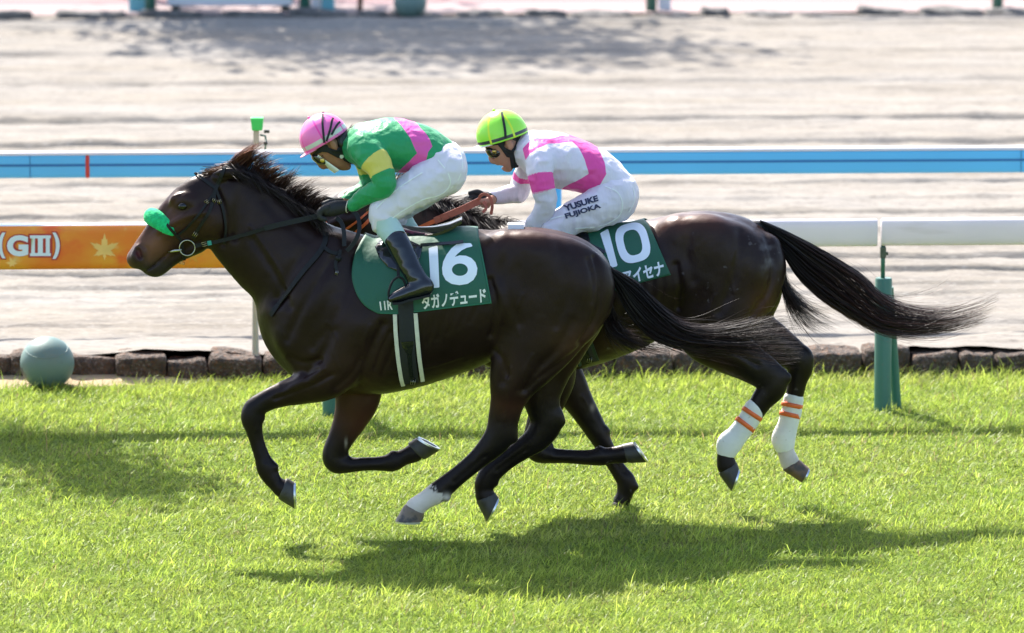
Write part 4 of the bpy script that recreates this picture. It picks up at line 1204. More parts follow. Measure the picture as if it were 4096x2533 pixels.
# tail and mane
tail_g = [[(2385,1020),(2450,1072),(2542,1123),(2609,1189),(2667,1245),(2741,1298),(2830,1312),(2940,1294),(3040,1274),(3180,1268)],
          [(2388,1026),(2470,1100),(2570,1195),(2650,1272),(2740,1330),(2850,1348),(2960,1345),(3080,1330),(3210,1318)],
          [(2392,1032),(2470,1125),(2545,1235),(2630,1320),(2730,1365),(2850,1378),(2970,1385),(3100,1390),(3215,1395)],
          [(2396,1040),(2455,1140),(2510,1250),(2590,1340),(2700,1390),(2830,1402),(2970,1420),(3100,1445),(3200,1440)]]
tail = guide_hair('tail', tail_g, 2000, 0.0, .036, 20, M_hair, horse16, 11, w=(.0013, .0030), tipred=.5, fly=.07)
tail_low = guide_hair('tail', [[(2400,1045),(2440,1130),(2450,1220),(2480,1300),(2540,1350),(2640,1385),(2740,1392)],[(2402,1050),(2425,1150),(2425,1240),(2440,1320),(2500,1362),(2590,1390),(2680,1400)],[(2402,1055),(2415,1150),(2412,1230),(2415,1290),(2450,1335),(2520,1378),(2590,1405)]], 1200, 0.0, .035, 16, M_hair, horse16, 12, fly=.22, frac=(.45, 1.0))
tail_low['label'] = 'loose lower strands of the tail'
b = MB(); b.tube(at(np.array([2320,2385,2440,2500]), np.array([1040,1052,1095,1160]), np.zeros(4)), [.04, .034, .026, .012], 10)
b.build('tail_dock', MATS.get('dock') or mat('dock', (.010, .008, .008), .5), horse16)
cl = []
rm = np.random.default_rng(5)
crest = catmull(np.array([(802,690),(905,668),(953,672),(1020,702),(1090,747),(1160,797),(1215,832),(1270,866)], float), 8)
tips = catmull(np.array([(930,652),(1022,568),(1072,570),(1122,628),(1192,668),(1262,712),(1308,752),(1345,830)], float), 8)
for k in range(96):
    u = (k + rm.uniform(-.4, .4))/95*(len(crest)-1); u = np.clip(u, 0, len(crest)-1.01); i = int(u); f = u-i
    r0 = crest[i]*(1-f) + crest[i+1]*f; t0 = tips[i]*(1-f) + tips[i+1]*f
    d = t0 - r0 + rm.normal(0, 14, 2); sc = rm.uniform(.75, 1.06); d = d*sc
    q = u/(len(crest)-1)
    if q < .18: mid = (d[0]*.75, d[1]*.15)
    else: mid = (d[0]*.25 - 5, d[1]*.62)
    yr = rm.uniform(-.03, .02); 
    cl.append((r0[0], r0[1]+6, mid[0], mid[1], d[0], d[1], yr, yr + rm.uniform(-.05, .02), (1.0 if q < .3 else .45 if q < .6 else .22)))  # redness near the poll paints the sunlit tint of the forelock
mane = clump_hair('mane', cl, 38, 10, M_hair, horse16, 3, w=(.0018, .0034), c0=(.014, .009, .008), c1=(.26, .085, .038), spread=10)
cl = []
for k in range(46):   # hair lying down the near side of the neck
    u = k/45*(len(crest)-10) + 8; i = int(min(u, len(crest)-2)); r0 = crest[i]
    cl.append((r0[0]+rm.normal(0, 6), r0[1]+8, rm.uniform(10, 35), rm.uniform(0, 25), rm.uniform(45, 95), rm.uniform(35, 105), -.05, -.125 - .05*k/45, .1))
clump_hair('mane', cl, 22, 8, M_hair, horse16, 4, spread=12, c0=(.010, .008, .008))['label'] = 'mane hair lying along the near side of the neck'
# ---- the horse behind -----------------------------------------------------------------
Y2 = .85
FH = Body()
_a = math.radians(13.5)
def far_head(x, y):
    vx, vy = x-900, y-680
    return (1572 + .97*(vx*math.cos(_a) - vy*math.sin(_a)), 738 + .97*(vx*math.sin(_a) + vy*math.cos(_a)))
FH.add([(2000,1120,230,Y2,.17),(2090,1190,302,Y2,.22),(2240,1188,300,Y2,.26),(2400,1170,272,Y2,.278),(2548,1133,239,Y2,.275),(2685,1076,213,Y2,.258),(2815,1074,232,Y2,.255),(2925,1070,205,Y2,.235),(3008,1062,128,Y2,.185)], k=.03, sub=14, cols=[BR]*9, name='trunk')
FH.add([(1560,880,138,Y2,.075),(1600,893,160,Y2,.085),(1690,955,182,Y2,.10),(1790,1018,196,Y2,.125),(1890,1078,210,Y2,.16),(1990,1135,232,Y2,.19)], k=.05, sub=14, cols=[BR]*6, name='neck')
add_head(FH, far_head, .97, Y2)
for sg in (-1, 1):
    FH.add([(2080,960,70,Y2+sg*.10,.06),(2010,1140,95,Y2+sg*.155,.07),(1960,1300,95,Y2+sg*.15,.07)], k=.07, cols=[BR]*3, sub=12, name='musc')
    FH.add([(2200,1250,120,Y2+sg*.19,.06),(2120,1370,120,Y2+sg*.16,.08)], k=.06, cols=[BR]*2, sub=12, name='musc')
    FH.add([(2720,940,80,Y2+sg*.13,.10),(2850,970,105,Y2+sg*.155,.10),(2990,1060,98,Y2+sg*.125,.09)], k=.07, cols=[BR]*3, sub=12, name='musc')
    FH.add([(3062,1000,66,Y2+sg*.085,.07),(3066,1080,78,Y2+sg*.10,.075),(3035,1180,74,Y2+sg*.12,.08)], k=.04, sub=10, cols=[BR, BR, RD])
    FH.add([(1900,1230,80,Y2+sg*.08,.09),(1940,1350,68,Y2+sg*.095,.085),(1970,1420,52,Y2+sg*.10,.075)], k=.05, sub=8, cols=[BR]*3)
ya, yb = Y2-.125, Y2+.125
# near fore, folded
FH.add([(2180,1390,118,ya-.02,.085),(2215,1500,88,ya-.01,.072),(2190,1610,68,ya,.056),(2158,1700,54,ya,.048),(2138,1765,46,ya,.045),(2150,1805,44,ya,.045),(2200,1822,33,ya,.036),(2270,1826,28,ya,.030),(2350,1830,31,ya,.032),(2400,1828,37,ya,.037),(2445,1822,33,ya,.034),(2494,1816,38,ya,.040)], k=.035, sub=7,
       cols=[BR, BR, BR, BK, BK, BK, BK, BK, BK, BK, BK, BK], name='leg')
# far fore on the ground
FH.add([(2150,1400,118,yb+.02,.085),(2245,1490,82,yb,.07),(2305,1590,62,yb,.056),(2358,1678,50,yb,.048),(2390,1732,44,yb,.045),(2418,1785,37,yb,.038),(2448,1840,32,yb,.031),(2482,1892,34,yb,.033),(2506,1932,39,yb,.037),(2498,1978,33,yb,.034),(2484,2010,34,yb,.038)], k=.035, sub=7,
       cols=[BR, BR, BR, BK, BK, BK, BK, BK, BK, BK, BK], name='leg')
# near hind
FH.add([(2900,1120,215,Y2-.13,.115),(2860,1240,180,Y2-.15,.11),(2850,1320,140,Y2-.15,.095),(2905,1390,102,Y2-.14,.08),(2990,1448,78,Y2-.13,.06),(3070,1502,66,Y2-.125,.05),(3088,1548,58,Y2-.125,.048),(3052,1598,46,Y2-.125,.042),(3010,1660,39,Y2-.125,.036),(2962,1722,38,Y2-.125,.033),(2918,1775,43,Y2-.125,.038),(2902,1820,34,Y2-.125,.035),(2907,1864,39,Y2-.125,.040)], k=.04, sub=7,
       cols=[BR, BR, BR, BR, BK, BK, BK, BK, BK, BK, BK, BK, BK], name='leg')
FH.add([(3110,1502,40,Y2-.125,.03),(3142,1512,25,Y2-.125,.022)], k=.02, cols=[BK, BK], name='hock')
# far hind
FH.add([(2930,1130,205,Y2+.13,.11),(2930,1240,165,Y2+.14,.10),(2990,1320,115,Y2+.14,.085),(3090,1370,82,Y2+.13,.062),(3170,1420,62,Y2+.125,.05),(3200,1462,54,Y2+.125,.048),(3188,1530,40,Y2+.125,.040),(3172,1610,35,Y2+.125,.034),(3148,1700,36,Y2+.125,.033),(3134,1755,42,Y2+.125,.038),(3143,1805,35,Y2+.125,.035),(3160,1850,39,Y2+.125,.040)], k=.04, sub=7,
       cols=[BR, BR, BR, BR, BK, BK, BK, BK, BK, BK, WH, WH], name='leg')
FH.add([(3215,1420,34,Y2+.125,.03),(3234,1432,22,Y2+.125,.022)], k=.02, cols=[BK, BK], name='hock')
leg_detail(FH, [(2215,1812,.035),(2280,1814,.030),(2350,1817,.032)], [(2196,1780,16)], [(2400,1798,14)], ya)
leg_detail(FH, [(2432,1795,.036),(2462,1850,.030),(2494,1890,.033)], [(2425,1722,14)], [(2540,1945,13)], yb)
FH.add([(3050,960,7,Y2-.21,.03),(3070,1030,7,Y2-.23,.03),(3072,1110,6,Y2-.245,.03)], k=.03, op='sub')
FH.add([(2690,1070,10,Y2-.29,.02),(2700,1180,10,Y2-.30,.025)], k=.04, op='sub')
me, V = FH.mesh('horse', .0084, nsm=10)
c, who, T = body_cols(FH, V)
V = muscle_relief(me, V, Y2, head_lines(far_head) + [
    ([(3060,930),(3088,1020),(3090,1110),(3060,1190),(3010,1270)], 13, .010), ([(2705,1060),(2722,1150),(2715,1230)], 13, .010), ([(2960,930),(2950,1030),(2920,1150),(2880,1250)], 20, .007),
    ([(2760,930),(2745,1020),(2770,1120)], 20, .005), ([(3040,1200),(2980,1290),(2930,1330)], 14, .006), ([(2860,1380),(2940,1410),(3030,1460)], 12, .006)]
    + [([(2440+40*k,1080-6*k),(2452+40*k,1180-8*k),(2440+40*k,1290-16*k),(2420+40*k,1350-20*k)], 11, .0026) for k in range(6)],
    head_bulges(far_head) + [(2860,1080,80,130,10,.006), (2800,910,110,45,8,.006), (3040,1090,30,90,4,.005), (2740,1150,40,90,5,.006)], 7)
px = to_px(V)
blot(c, px, 2740, 880, 140, 60, (.10, .036, .02), .6)  # lit brown top of the rump, put into the coat colour
blot(c, px, 3050, 1230, 60, 90, (.07, .028, .015), .7)
blot(c, px, 2480, 1380, 120, 50, (.045, .02, .013), .6)
fo = np.clip(fbm(V*26, 3, 4)*1.6 + .35, 0, 1)[:, None]
w = (np.exp(-(((px[:, 0]-3066)/30)**2 + ((px[:, 1]-1022)/52)**2))[:, None])*fo*.8; c = c*(1-w) + np.array((.15, .14, .155))*w
blot(c, px, 2370, 1631, 9, 15, (.26, .22, .19), .9)
vattr(me, 'coat', c)
horse10 = tag(obj('horse', me, M_coat_wet), 'dark bay horse running half a length behind with white bandaged hind legs', 'horse', 'race horses')
loft_hoof((2513,1853),(2484,1778),(2588,1850),(2530,1768), ya, .042, .055, M_hoof, horse10)
loft_hoof((2452,2004),(2512,2022),(2428,2052),(2502,2054), yb, .043, .056, M_hoof, horse10)
loft_hoof((2873,1894),(2946,1848),(2924,1965),(2956,1874), Y2-.125, .043, .056, M_hoof, horse10)
loft_hoof((3128,1880),(3194,1836),(3205,1930),(3236,1872), Y2+.125, .043, .056, M_hoof_mud, horse10, 'mud brown hoof under the white pastern')
for sg in (-1, 1):
    q = far_head(733, 824); p = at(q[0], q[1], Y2 + sg*.080); b = MB(); b.sphere(p, (.024, .016, .020)); b.build('eye', M_eye, horse10)
tg = [[(3040,880),(3145,925),(3230,968),(3310,1012),(3390,1062),(3460,1110),(3530,1180),(3640,1228),(3770,1245),(3890,1220),(4000,1180)],
      [(3042,888),(3140,955),(3240,1030),(3340,1100),(3440,1180),(3540,1255),(3660,1282),(3780,1280),(3900,1250),(3990,1215)],
      [(3045,894),(3130,985),(3220,1080),(3320,1160),(3420,1235),(3530,1298),(3650,1312),(3770,1308),(3880,1280),(3960,1250)],
      [(3048,900),(3120,1000),(3190,1110),(3280,1195),(3390,1262),(3500,1320),(3600,1338),(3710,1334),(3820,1310),(3920,1285)]]
guide_hair('tail', tg, 2000, Y2, .034, 22, M_hair, horse10, 21, w=(.0013, .0030), tipred=.8, fly=.07, c1=(.10, .035, .025))
guide_hair('tail', [[(3050,905),(3100,1000),(3135,1090),(3160,1160),(3220,1215),(3300,1250),(3390,1290)],[(3050,910),(3100,1020),(3130,1110),(3150,1170),(3190,1230),(3250,1290),(3330,1330)],[(3050,915),(3095,1020),(3120,1100),(3135,1170),(3150,1230),(3200,1300),(3260,1340)]], 1500, Y2, .035, 16, M_hair, horse10, 22, fly=.22, frac=(.4, 1.0))['label'] = 'loose lower strands of the tail'
guide_hair('tail', [[(3480,1150),(3560,1180),(3660,1172),(3740,1130),(3800,1090),(3850,1060)],[(3490,1170),(3580,1195),(3690,1180),(3760,1150),(3830,1100),(3870,1080)]], 26, Y2, .02, 16, M_hair, horse10, 23, w=(.001, .002), tipred=.9, c1=(.16, .05, .035))['label'] = 'a few stray hairs blowing off the tail'
b = MB(); b.tube(at(np.array([2970,3040,3100,3160]), np.array([905,906,948,1010]), np.full(4, Y2)), [.04, .030, .024, .012], 10)
b.build('tail_dock', MATS['dock'], horse10)
rm = np.random.default_rng(6)
cr2 = catmull(np.array([(1580,735),(1640,748),(1720,790),(1800,830),(1880,862),(1960,884),(2030,892)], float), 8)
tp2 = catmull(np.array([(1630,692),(1690,730),(1790,785),(1880,795),(1960,845),(2000,880),(2075,880)], float), 8)
cl = []
for k in range(70):
    u = np.clip((k + rm.uniform(-.4, .4))/69*(len(cr2)-1), 0, len(cr2)-1.01); i = int(u); f = u-i
    r0 = cr2[i]*(1-f) + cr2[i+1]*f; t0 = tp2[i]*(1-f) + tp2[i+1]*f
    d = (t0-r0 + rm.normal(0, 12, 2))*rm.uniform(.7, 1.1)
    yr = Y2 + rm.uniform(-.03, .02)
    cl.append((r0[0], r0[1]+6, d[0]*.3, d[1]*.9 - 12, d[0], d[1], yr, yr + rm.uniform(-.05, .02), .9 if k < 12 else .12))
clump_hair('mane', cl, 30, 10, M_hair, horse10, 8, spread=11, c1=(.16, .055, .028))
cl = []
for k in range(44):
    i = int(k/43*(len(cr2)-8)) + 6; r0 = cr2[i]
    cl.append((r0[0]+rm.normal(0, 6), r0[1]+8, rm.uniform(10, 35), rm.uniform(5, 30), rm.uniform(30, 80), rm.uniform(45, 125), Y2-.05, Y2-.14 - .04*k/43, .1))
clump_hair('mane', cl, 22, 8, M_hair, horse10, 9, spread=12, c0=(.010, .008, .008))['label'] = 'mane hair lying along the near side of the neck'
# ------------------------------------------------------------------ tack
def band(name, pts, wpx, thick, mat_, parent=None, n=6, nrm=(0, -1, 0), mb=None, build=True):
    """a free strap along (px, py, Y) points"""
    P = catmull(np.array(pts, float), n)
    C = at(P[:, 0], P[:, 1], P[:, 2])
    T = np.gradient(C, axis=0); T /= np.linalg.norm(T, axis=1)[:, None]
    Nn = np.broadcast_to(np.array(nrm, float), C.shape); Nn = Nn - T*(Nn*T).sum(1)[:, None]; Nn /= np.linalg.norm(Nn, axis=1)[:, None]
    B = np.cross(Nn, T); w = wpx/scale_at(C)/2
    w = np.broadcast_to(w, (len(C),))
    mb = mb or MB()
    mb.rings([[c - b*x - nn*thick/2, c - b*x + nn*thick/2, c + b*x + nn*thick/2, c + b*x - nn*thick/2] for c, b, x, nn in zip(C, B, w, Nn)])
    return mb.build(name, mat_, parent, auto=50) if build else mb
def buckle(p, ang, L, W, mat_, parent, r=.0016, name='buckle'):
    """a small open metal buckle lying in a vertical plane"""
    p = np.asarray(p, float); a = math.radians(ang)
    u = np.array([math.cos(a), 0, math.sin(a)]); v = np.array([-math.sin(a), 0, math.cos(a)])
    b = MB()
    for y in (0,):
        q = [p + u*L/2*i + v*W/2*j for i, j in ((-1, -1), (1, -1), (1, 1), (-1, 1))]
        b.tube(q, r, 6, closed=True)
        b.tube([p - u*L/2, p + u*L/2], r*.8, 5)
    return b.build(name, mat_, parent)
def top_of(body, x, y, off, z0=2.4, z1=.6):
    x = np.atleast_1d(np.asarray(x, float)); zs = np.linspace(z0, z1, 120)
    P = np.stack([np.stack([x, np.full_like(x, y), np.full_like(x, z)], -1) for z in zs], 1)
    v = body.ev(P.reshape(-1, 3)).reshape(len(x), -1) - off
    i = (v < 0).argmax(1)
    hi = zs[np.maximum(i-1, 0)]; lo = zs[i]
    for _ in range(8):
        m = (lo+hi)/2; iv = body.ev(np.stack([x, np.full_like(x, y), m], -1)) - off < 0
        lo = np.where(iv, m, lo); hi = np.where(iv, hi, m)
    return np.stack([x, np.full_like(x, y), hi], -1)
def number_cloth(name, body, Y0, front, back, bottom, top, off, label, nu=46, nv=34):
    """saddle cloth draped over the back: outline of the near side in photo pixels, mirrored to the far side"""
    def rs(pts, n):
        P = catmull(np.array(pts, float), 8); s = np.r_[0, np.cumsum(np.hypot(*np.diff(P, axis=0).T))]; s /= s[-1]
        t = np.linspace(0, 1, n); return np.stack([np.interp(t, s, P[:, 0]), np.interp(t, s, P[:, 1])], 1)
    # spine row
    a = at(top[0][0], top[0][1], Y0); b = at(top[1][0], top[1][1], Y0)
    sp = top_of(body, np.linspace(a[0], b[0], nu), Y0, off)
    tp = to_px(sp)
    Fr = rs([tuple(tp[0])] + front, nv); Ba = rs([tuple(tp[-1])] + back, nv); Bo = rs(bottom, nu)
    u = np.linspace(0, 1, nu)[:, None, None]; v = (np.linspace(0, 1, nv)**1.25)[None, :, None]
    vi = np.linspace(0, 1, nv)**1.25*(nv-1)
    def smp(A): return np.stack([np.interp(vi, np.arange(nv), A[:, 0]), np.interp(vi, np.arange(nv), A[:, 1])], 1)
    Fr, Ba = smp(Fr), smp(Ba)
    G = (1-v)*tp[:, None] + v*Bo[:, None] + (1-u)*Fr[None] + u*Ba[None] - ((1-u)*(1-v)*tp[0] + u*(1-v)*tp[-1] + (1-u)*v*Bo[0] + u*v*Bo[-1])
    Q = G[:, 1:].reshape(-1, 2)
    W = body.hit(Q[:, 0], Q[:, 1], off, Y0-.5, Y0+.12, n=50, fall=Y0).reshape(nu, nv-1, 3)
    near = np.concatenate([sp[:, None], W], 1)
    near[:, 1, 1] = np.minimum(near[:, 1, 1], Y0-.008)
    far = near[:, :0:-1].copy(); far[..., 1] = 2*Y0 - far[..., 1]
    A = np.concatenate([far, near], 1); nn = A.shape[1]
    i, j = np.meshgrid(np.arange(nu-1), np.arange(nn-1), indexing='ij')
    F = np.stack([i*nn+j, (i+1)*nn+j, (i+1)*nn+j+1, i*nn+j+1], -1).reshape(-1, 4)
    me = fast_mesh(name, A.reshape(-1, 3), F)
    o = obj(name, me, M_cloth)
    m = o.modifiers.new('thick', 'SOLIDIFY'); m.thickness = .004; m.offset = 0
    tag(o, label, 'saddle cloth', 'numbered saddle cloths')
    return o

# ---- leading horse
Tn = NH
clo16 = number_cloth('number_cloth', Tn, 0.0, [(1444,964),(1419,1019),(1407,1088),(1414,1143),(1436,1195),(1469,1232),(1514,1256)],
                     [(1915,945),(1940,1073),(1967,1215)], [(1514,1256),(1588,1257),(1657,1251),(1796,1234),(1967,1215)],
                     [(1464,934),(1912,925)], .012, 'dark green saddle cloth with white number 16 and race lettering')
R8 = lambda p: (1350 + p[0]/2.016, 850 + p[1]/2.016)
one = [(735,290),(745,284),(800,268),(808,274),(822,600),(816,606),(760,612),(752,606)]
six = [(960,256),(1000,249),(1070,248),(1080,254),(1088,270),(1082,276),(1040,286),(1002,306),(968,334),(946,358),(985,347),(1035,349),(1080,368),(1112,402),(1128,450),(1122,500),(1096,545),(1050,576),(985,587),(920,577),(872,546),(848,500),(843,450),(852,398),(880,340),(918,290)]
hole = [(987+64*math.cos(t), 462+50*math.sin(t)) for t in np.linspace(0, 2*math.pi, 28)[:-1]]
flat_shape('numeral', [[R8(p) for p in one], [R8(p) for p in six], [R8(p) for p in hole]], Tn, .0165, M_print, clo16, y0=-.45, y1=.02)['label'] = 'large white number 16'
text_shape('name_lettering', 'タガノデュード', [R8((668,668)), R8((1195,604)), R8((1200,724)), R8((690,786))], Tn, .0165, M_print_cream, clo16, offset=.032, y0=-.45, y1=.02)['label'] = 'white katakana name'
text_shape('race_lettering', '11R', [R8((337,720)), R8((441,706)), R8((446,784)), R8((347,790))], Tn, .0165, M_print_cream, clo16, offset=.03, y0=-.45, y1=.02)['label'] = 'small white race number'

M_hem = mat('cloth_hem', (.012, .12, .068), .7, bumps=[(300, .5, .002, 1, None)])
for pts in ([(1522,1252),(1588,1253),(1657,1247),(1796,1230),(1962,1211)], [(1914,955),(1938,1073),(1963,1210)]):
    strap('hem', pts, 6, Tn, .0152, .0015, M_hem, clo16, y0=-.45, y1=.02)
def girth(body, Y0, mid, wpx, pads, padw, off, label, mats, plate):
    g = empty('girth', tuple(at(mid[0][0], mid[0][1], Y0)))
    tag(g, label, 'girth', 'saddle girths')
    strap('strap', mid, wpx, body, off, .004, mats[0], g, Y0, y0=Y0-.5, y1=Y0+.02)
    for p in pads: strap('padding', p, padw, body, off-.006, .010, mats[1], g, Y0, y0=Y0-.5, y1=Y0+.02)
    strap('elastic_plate', plate, [wpx*.8, wpx*.75, wpx*.3, wpx*.26, wpx*.26], body, off+.005, .003, mats[2], g, Y0, y0=Y0-.5, y1=Y0+.02)
    q = body.hit([plate[-1][0]], [plate[-1][1]], off+.012, Y0-.5, Y0+.02)[0]
    buckle(q, 80, .03, .022, M_steel, g, .002)
    return g
M_blackgloss = mat('black_elastic_gloss', (.008, .01, .011), .25, spec=.5, bumps=[(60, .3, .004, 2, None)])
girth(Tn, 0.0, [(1621,1160),(1624,1260),(1628,1350),(1634,1450),(1645,1532)], 62,
      [[(1580,1258),(1583,1330),(1592,1430),(1604,1510),(1612,1540)], [(1662,1253),(1668,1330),(1677,1430),(1690,1522)]], 17, .019,
      'black girth with cream padded edges under the leading horse', (M_web, M_pad, M_blackgloss), [(1629,1366),(1631,1385),(1638,1420),(1643,1480),(1652,1528)])

def saddle(body, Y0, seat, flap, skirt, label, stir):
    s = empty('saddle', tuple(at(seat[0][0], seat[0][1], Y0)))
    tag(s, label, 'saddle', 'racing saddles')
    b = MB()
    P = catmull(np.array(seat, float), 5)        # px, py, half width, droop
    C = at(P[:, 0], P[:, 1], np.full(len(P), Y0))
    R = []
    for c, (_, _, w, dr) in zip(C, P):
        t = np.linspace(-1, 1, 11)
        up = [c + np.array([0, w*k, -dr*abs(k)**1.8]) for k in t]
        dn = [q - np.array([0, 0, .014]) for q in up[::-1]]
        R.append(up + dn)
    b.rings(R); b.build('seat', M_patent, s, auto=60)
    o = flat_shape('flap', [flap], body, .026, M_patent, s, y0=Y0-.5, y1=Y0+.05, fall=Y0-.1)
    m = o.modifiers.new('thick', 'SOLIDIFY'); m.thickness = .006; m.offset = -1
    fo = o
    P = list(flap); strap('piping', P + [P[0]], 7, body, .026, .006, M_leather, fo, None, y0=Y0-.5, y1=Y0+.05, n=2, fall=Y0-.1)
    me = fo.data.copy(); 
    f2 = bpy.data.objects.new('flap', me); COL.objects.link(f2); f2.parent = s; f2.matrix_parent_inverse = fo.matrix_parent_inverse
    for v in me.vertices: v.co.y = 2*Y0 - v.co.y
    me.flip_normals()
    m = f2.modifiers.new('thick', 'SOLIDIFY'); m.thickness = .006; m.offset = -1
    strap('skirt', skirt, 15, body, .03, .006, M_patent, s, Y0, y0=Y0-.5, y1=Y0+.05)
    if stir:
        for sg in (-1, 1):
            L = stir['leather']; Yl = Y0 + sg*stir['Y']
            band('stirrup_leather', [(x, y, Y0 + sg*yy) for x, y, yy in L], 12, .004, M_leather, s)
            q = [at(x, y, Y0 + sg*yy) for x, y, yy in stir['loop']]
            b = MB(); b.tube(catmull(np.array(q + [q[0]]), 5)[:-1], .0065, 8, closed=True)
            st = b.build('stirrup', M_leather, s)
    return s
saddle(Tn, 0.0, [(1590,898,.05,.02),(1630,903,.08,.03),(1680,907,.10,.035),(1735,903,.112,.03),(1795,888,.112,.022),(1848,866,.08,.014)],
       [(1500,988),(1518,962),(1560,950),(1640,962),(1690,985),(1680,1030),(1640,1078),(1590,1086),(1548,1066),(1516,1028)],
       [(1682,982),(1740,978),(1800,974),(1853,968)], 'black patent racing saddle with raised cantle on the leading horse',
       dict(Y=.3, leather=[(1592,1060,.30),(1594,1110,.325)], loop=[(1594,1108,.33),(1574,1122,.345),(1560,1150,.355),(1556,1186,.36),(1590,1196,.355),(1632,1190,.345),(1626,1150,.335),(1612,1118,.33)]))

# neck strap with its hanging end
ns = empty('neck_strap', tuple(at(1290, 985, -.15))); tag(ns, 'black leather neck strap across the shoulder of the leading horse', 'strap')
Nn_ = NH
strap('strap', [(1304,930),(1298,975),(1270,1020),(1210,1090),(1150,1170),(1100,1235),(1082,1262)], 22, Nn_, .006, .004, M_leather, ns, 0.0)
strap('cross_strap', [(1298,990),(1318,1006),(1345,1014),(1362,1010)], 16, Nn_, .010, .004, M_leather, ns)
strap('hanging_strap', [(1362,1000),(1356,1022),(1346,1040),(1342,1062),(1346,1082)], 14, Nn_, .016, .006, M_leather, ns)
q = Nn_.hit([1347], [1092], .02)[0]; buckle(q, 75, .022, .012, M_steel, ns)
b = MB(); b.sphere(Nn_.hit([1353], [1034], .02)[0], (.02, .014, .016), 12, 8); b.build('knot', M_leather, ns)

def bridle(body, f, s, Y0, leather, label, fleece=None, fast=True):
    r = empty('bridle', tuple(at(*f(860, 754), Y0-.09)))
    tag(r, label, 'bridle', 'race bridles')
    kw = dict(y0=Y0-.3, y1=Y0+.02)
    F = lambda pts: [f(*p) for p in pts]
    strap('browband', F([(779,692),(800,708),(822,724),(863,754)]), 14*s, body, .004, .004, leather, r, Y0, **kw)
    strap('headpiece', F([(900,668),(885,705),(868,745),(858,775),(856,800)]), 16*s, body, .006, .004, leather, r, Y0, **kw)
    strap('cheekpiece', F([(857,790),(836,849),(799,907),(773,952)]), 13*s, body, .006, .004, leather, r, Y0, **kw)
    strap('noseband_strap', F([(858,770),(828,812),(794,860),(746,913),(709,944)]), 9*s, body, .006, .004, leather, r, Y0, **kw)
    strap('throatlatch', F([(866,760),(889,828),(900,881),(903,925),(896,975)]), 10*s, body, .006, .004, leather, r, Y0, **kw)
    strap('noseband', F([(660,888),(683,918),(703,940),(725,966),(732,1008),(738,1040)]), 12*s, body, .006, .004, leather, r, Y0, **kw)
    for sg in (-1, 1):
        c = at(*f(749, 992), Y0 + sg*.078*s)
        t = np.linspace(0, 2*math.pi, 29)[:-1]
        rr = 31*s/scale_at(c)
        b = MB(); b.tube(np.stack([c[0] + rr*np.cos(t), np.full(28, c[1]), c[2] + rr*np.sin(t)], 1), .0032, 8, closed=True)
        b.build('bit_ring', M_steel, r)
        b = MB(); b.tube([at(*f(727, 1000), Y0 + sg*.078*s), at(*f(700, 1003), Y0 + sg*.076*s), at(*f(674, 1009), Y0 + sg*.066*s)], [.006, .008, .004], 8)
        b.build('bit', M_steel, r)
    for (x, y, an, L, W) in ((827,808,35,.02,.018),(856,803,60,.02,.018),(878,808,100,.02,.018),(781,938,55,.026,.02),(728,1052,-10,.03,.012)):
        q = body.hit(*[[k] for k in f(x, y)], .014, Y0-.3, Y0+.02)[0]; buckle(q, an, L, W, M_brass, r)
    return r
Hn = NH
br16 = bridle(Hn, lambda x, y: (x, y), 1.0, 0.0, M_leather, 'black leather bridle with a green fleece noseband')
fb = Body()
fb.add([(690,930,15,-.074,.014),(664,906,30,-.067,.022),(630,880,35,-.048,.026),(610,868,36,0,.030),(626,878,35,.046,.026),(658,902,30,.066,.024),(684,922,20,.072,.018)], sub=6)
me, V = fb.mesh('fleece_noseband', .004)
nrm = np.zeros((len(V), 3)); me.vertices.foreach_get('normal', nrm.ravel()) if False else None
nn = np.array([v.normal[:] for v in me.vertices])
V = V + nn*(.0022*fbm(V*60, 3, 3) + .0012*vnoise(V*260, 9))[:, None]
me.vertices.foreach_set('co', V.astype(np.float32).ravel())
obj('fleece_noseband', me, M_fleece, br16)['label'] = 'fluffy bright green noseband'
rn = empty('reins', tuple(at(783, 984, -.09))); tag(rn, 'black rubber grip reins from the bit to gloved hands', 'reins', 'reins')
for sg in (-1, 1):
    S = lambda pts: [(x, y, sg*yy) for x, y, yy in pts]
    band('rein', S([(783,984,.086),(831,974,.10),(873,966,.108),(979,939,.122),(1060,914,.135)]), 15, .004, M_leather, rn)
    band('rein_grip', S([(1058,914,.137),(1138,894,.150),(1215,877,.15),(1290,860,.14)]), 21, .006, M_rubber, rn)
    band('rein_loop', S([(1345,870,.13),(1366,892,.145),(1376,930,.17),(1377,985,.19)]), 17, .005, M_rubber, rn)
    band('rein_loop', S([(1404,838,.13),(1428,862,.15),(1438,903,.18),(1430,945,.20),(1408,982,.20),(1386,1004,.20)]), 17, .005, M_rubber, rn)
buckle(at(818, 977, -.112), 15, .026, .02, M_brass, rn)
band('tape', [(830,974,-.104),(846,971,-.107)], 18, .006, M_teal, rn)

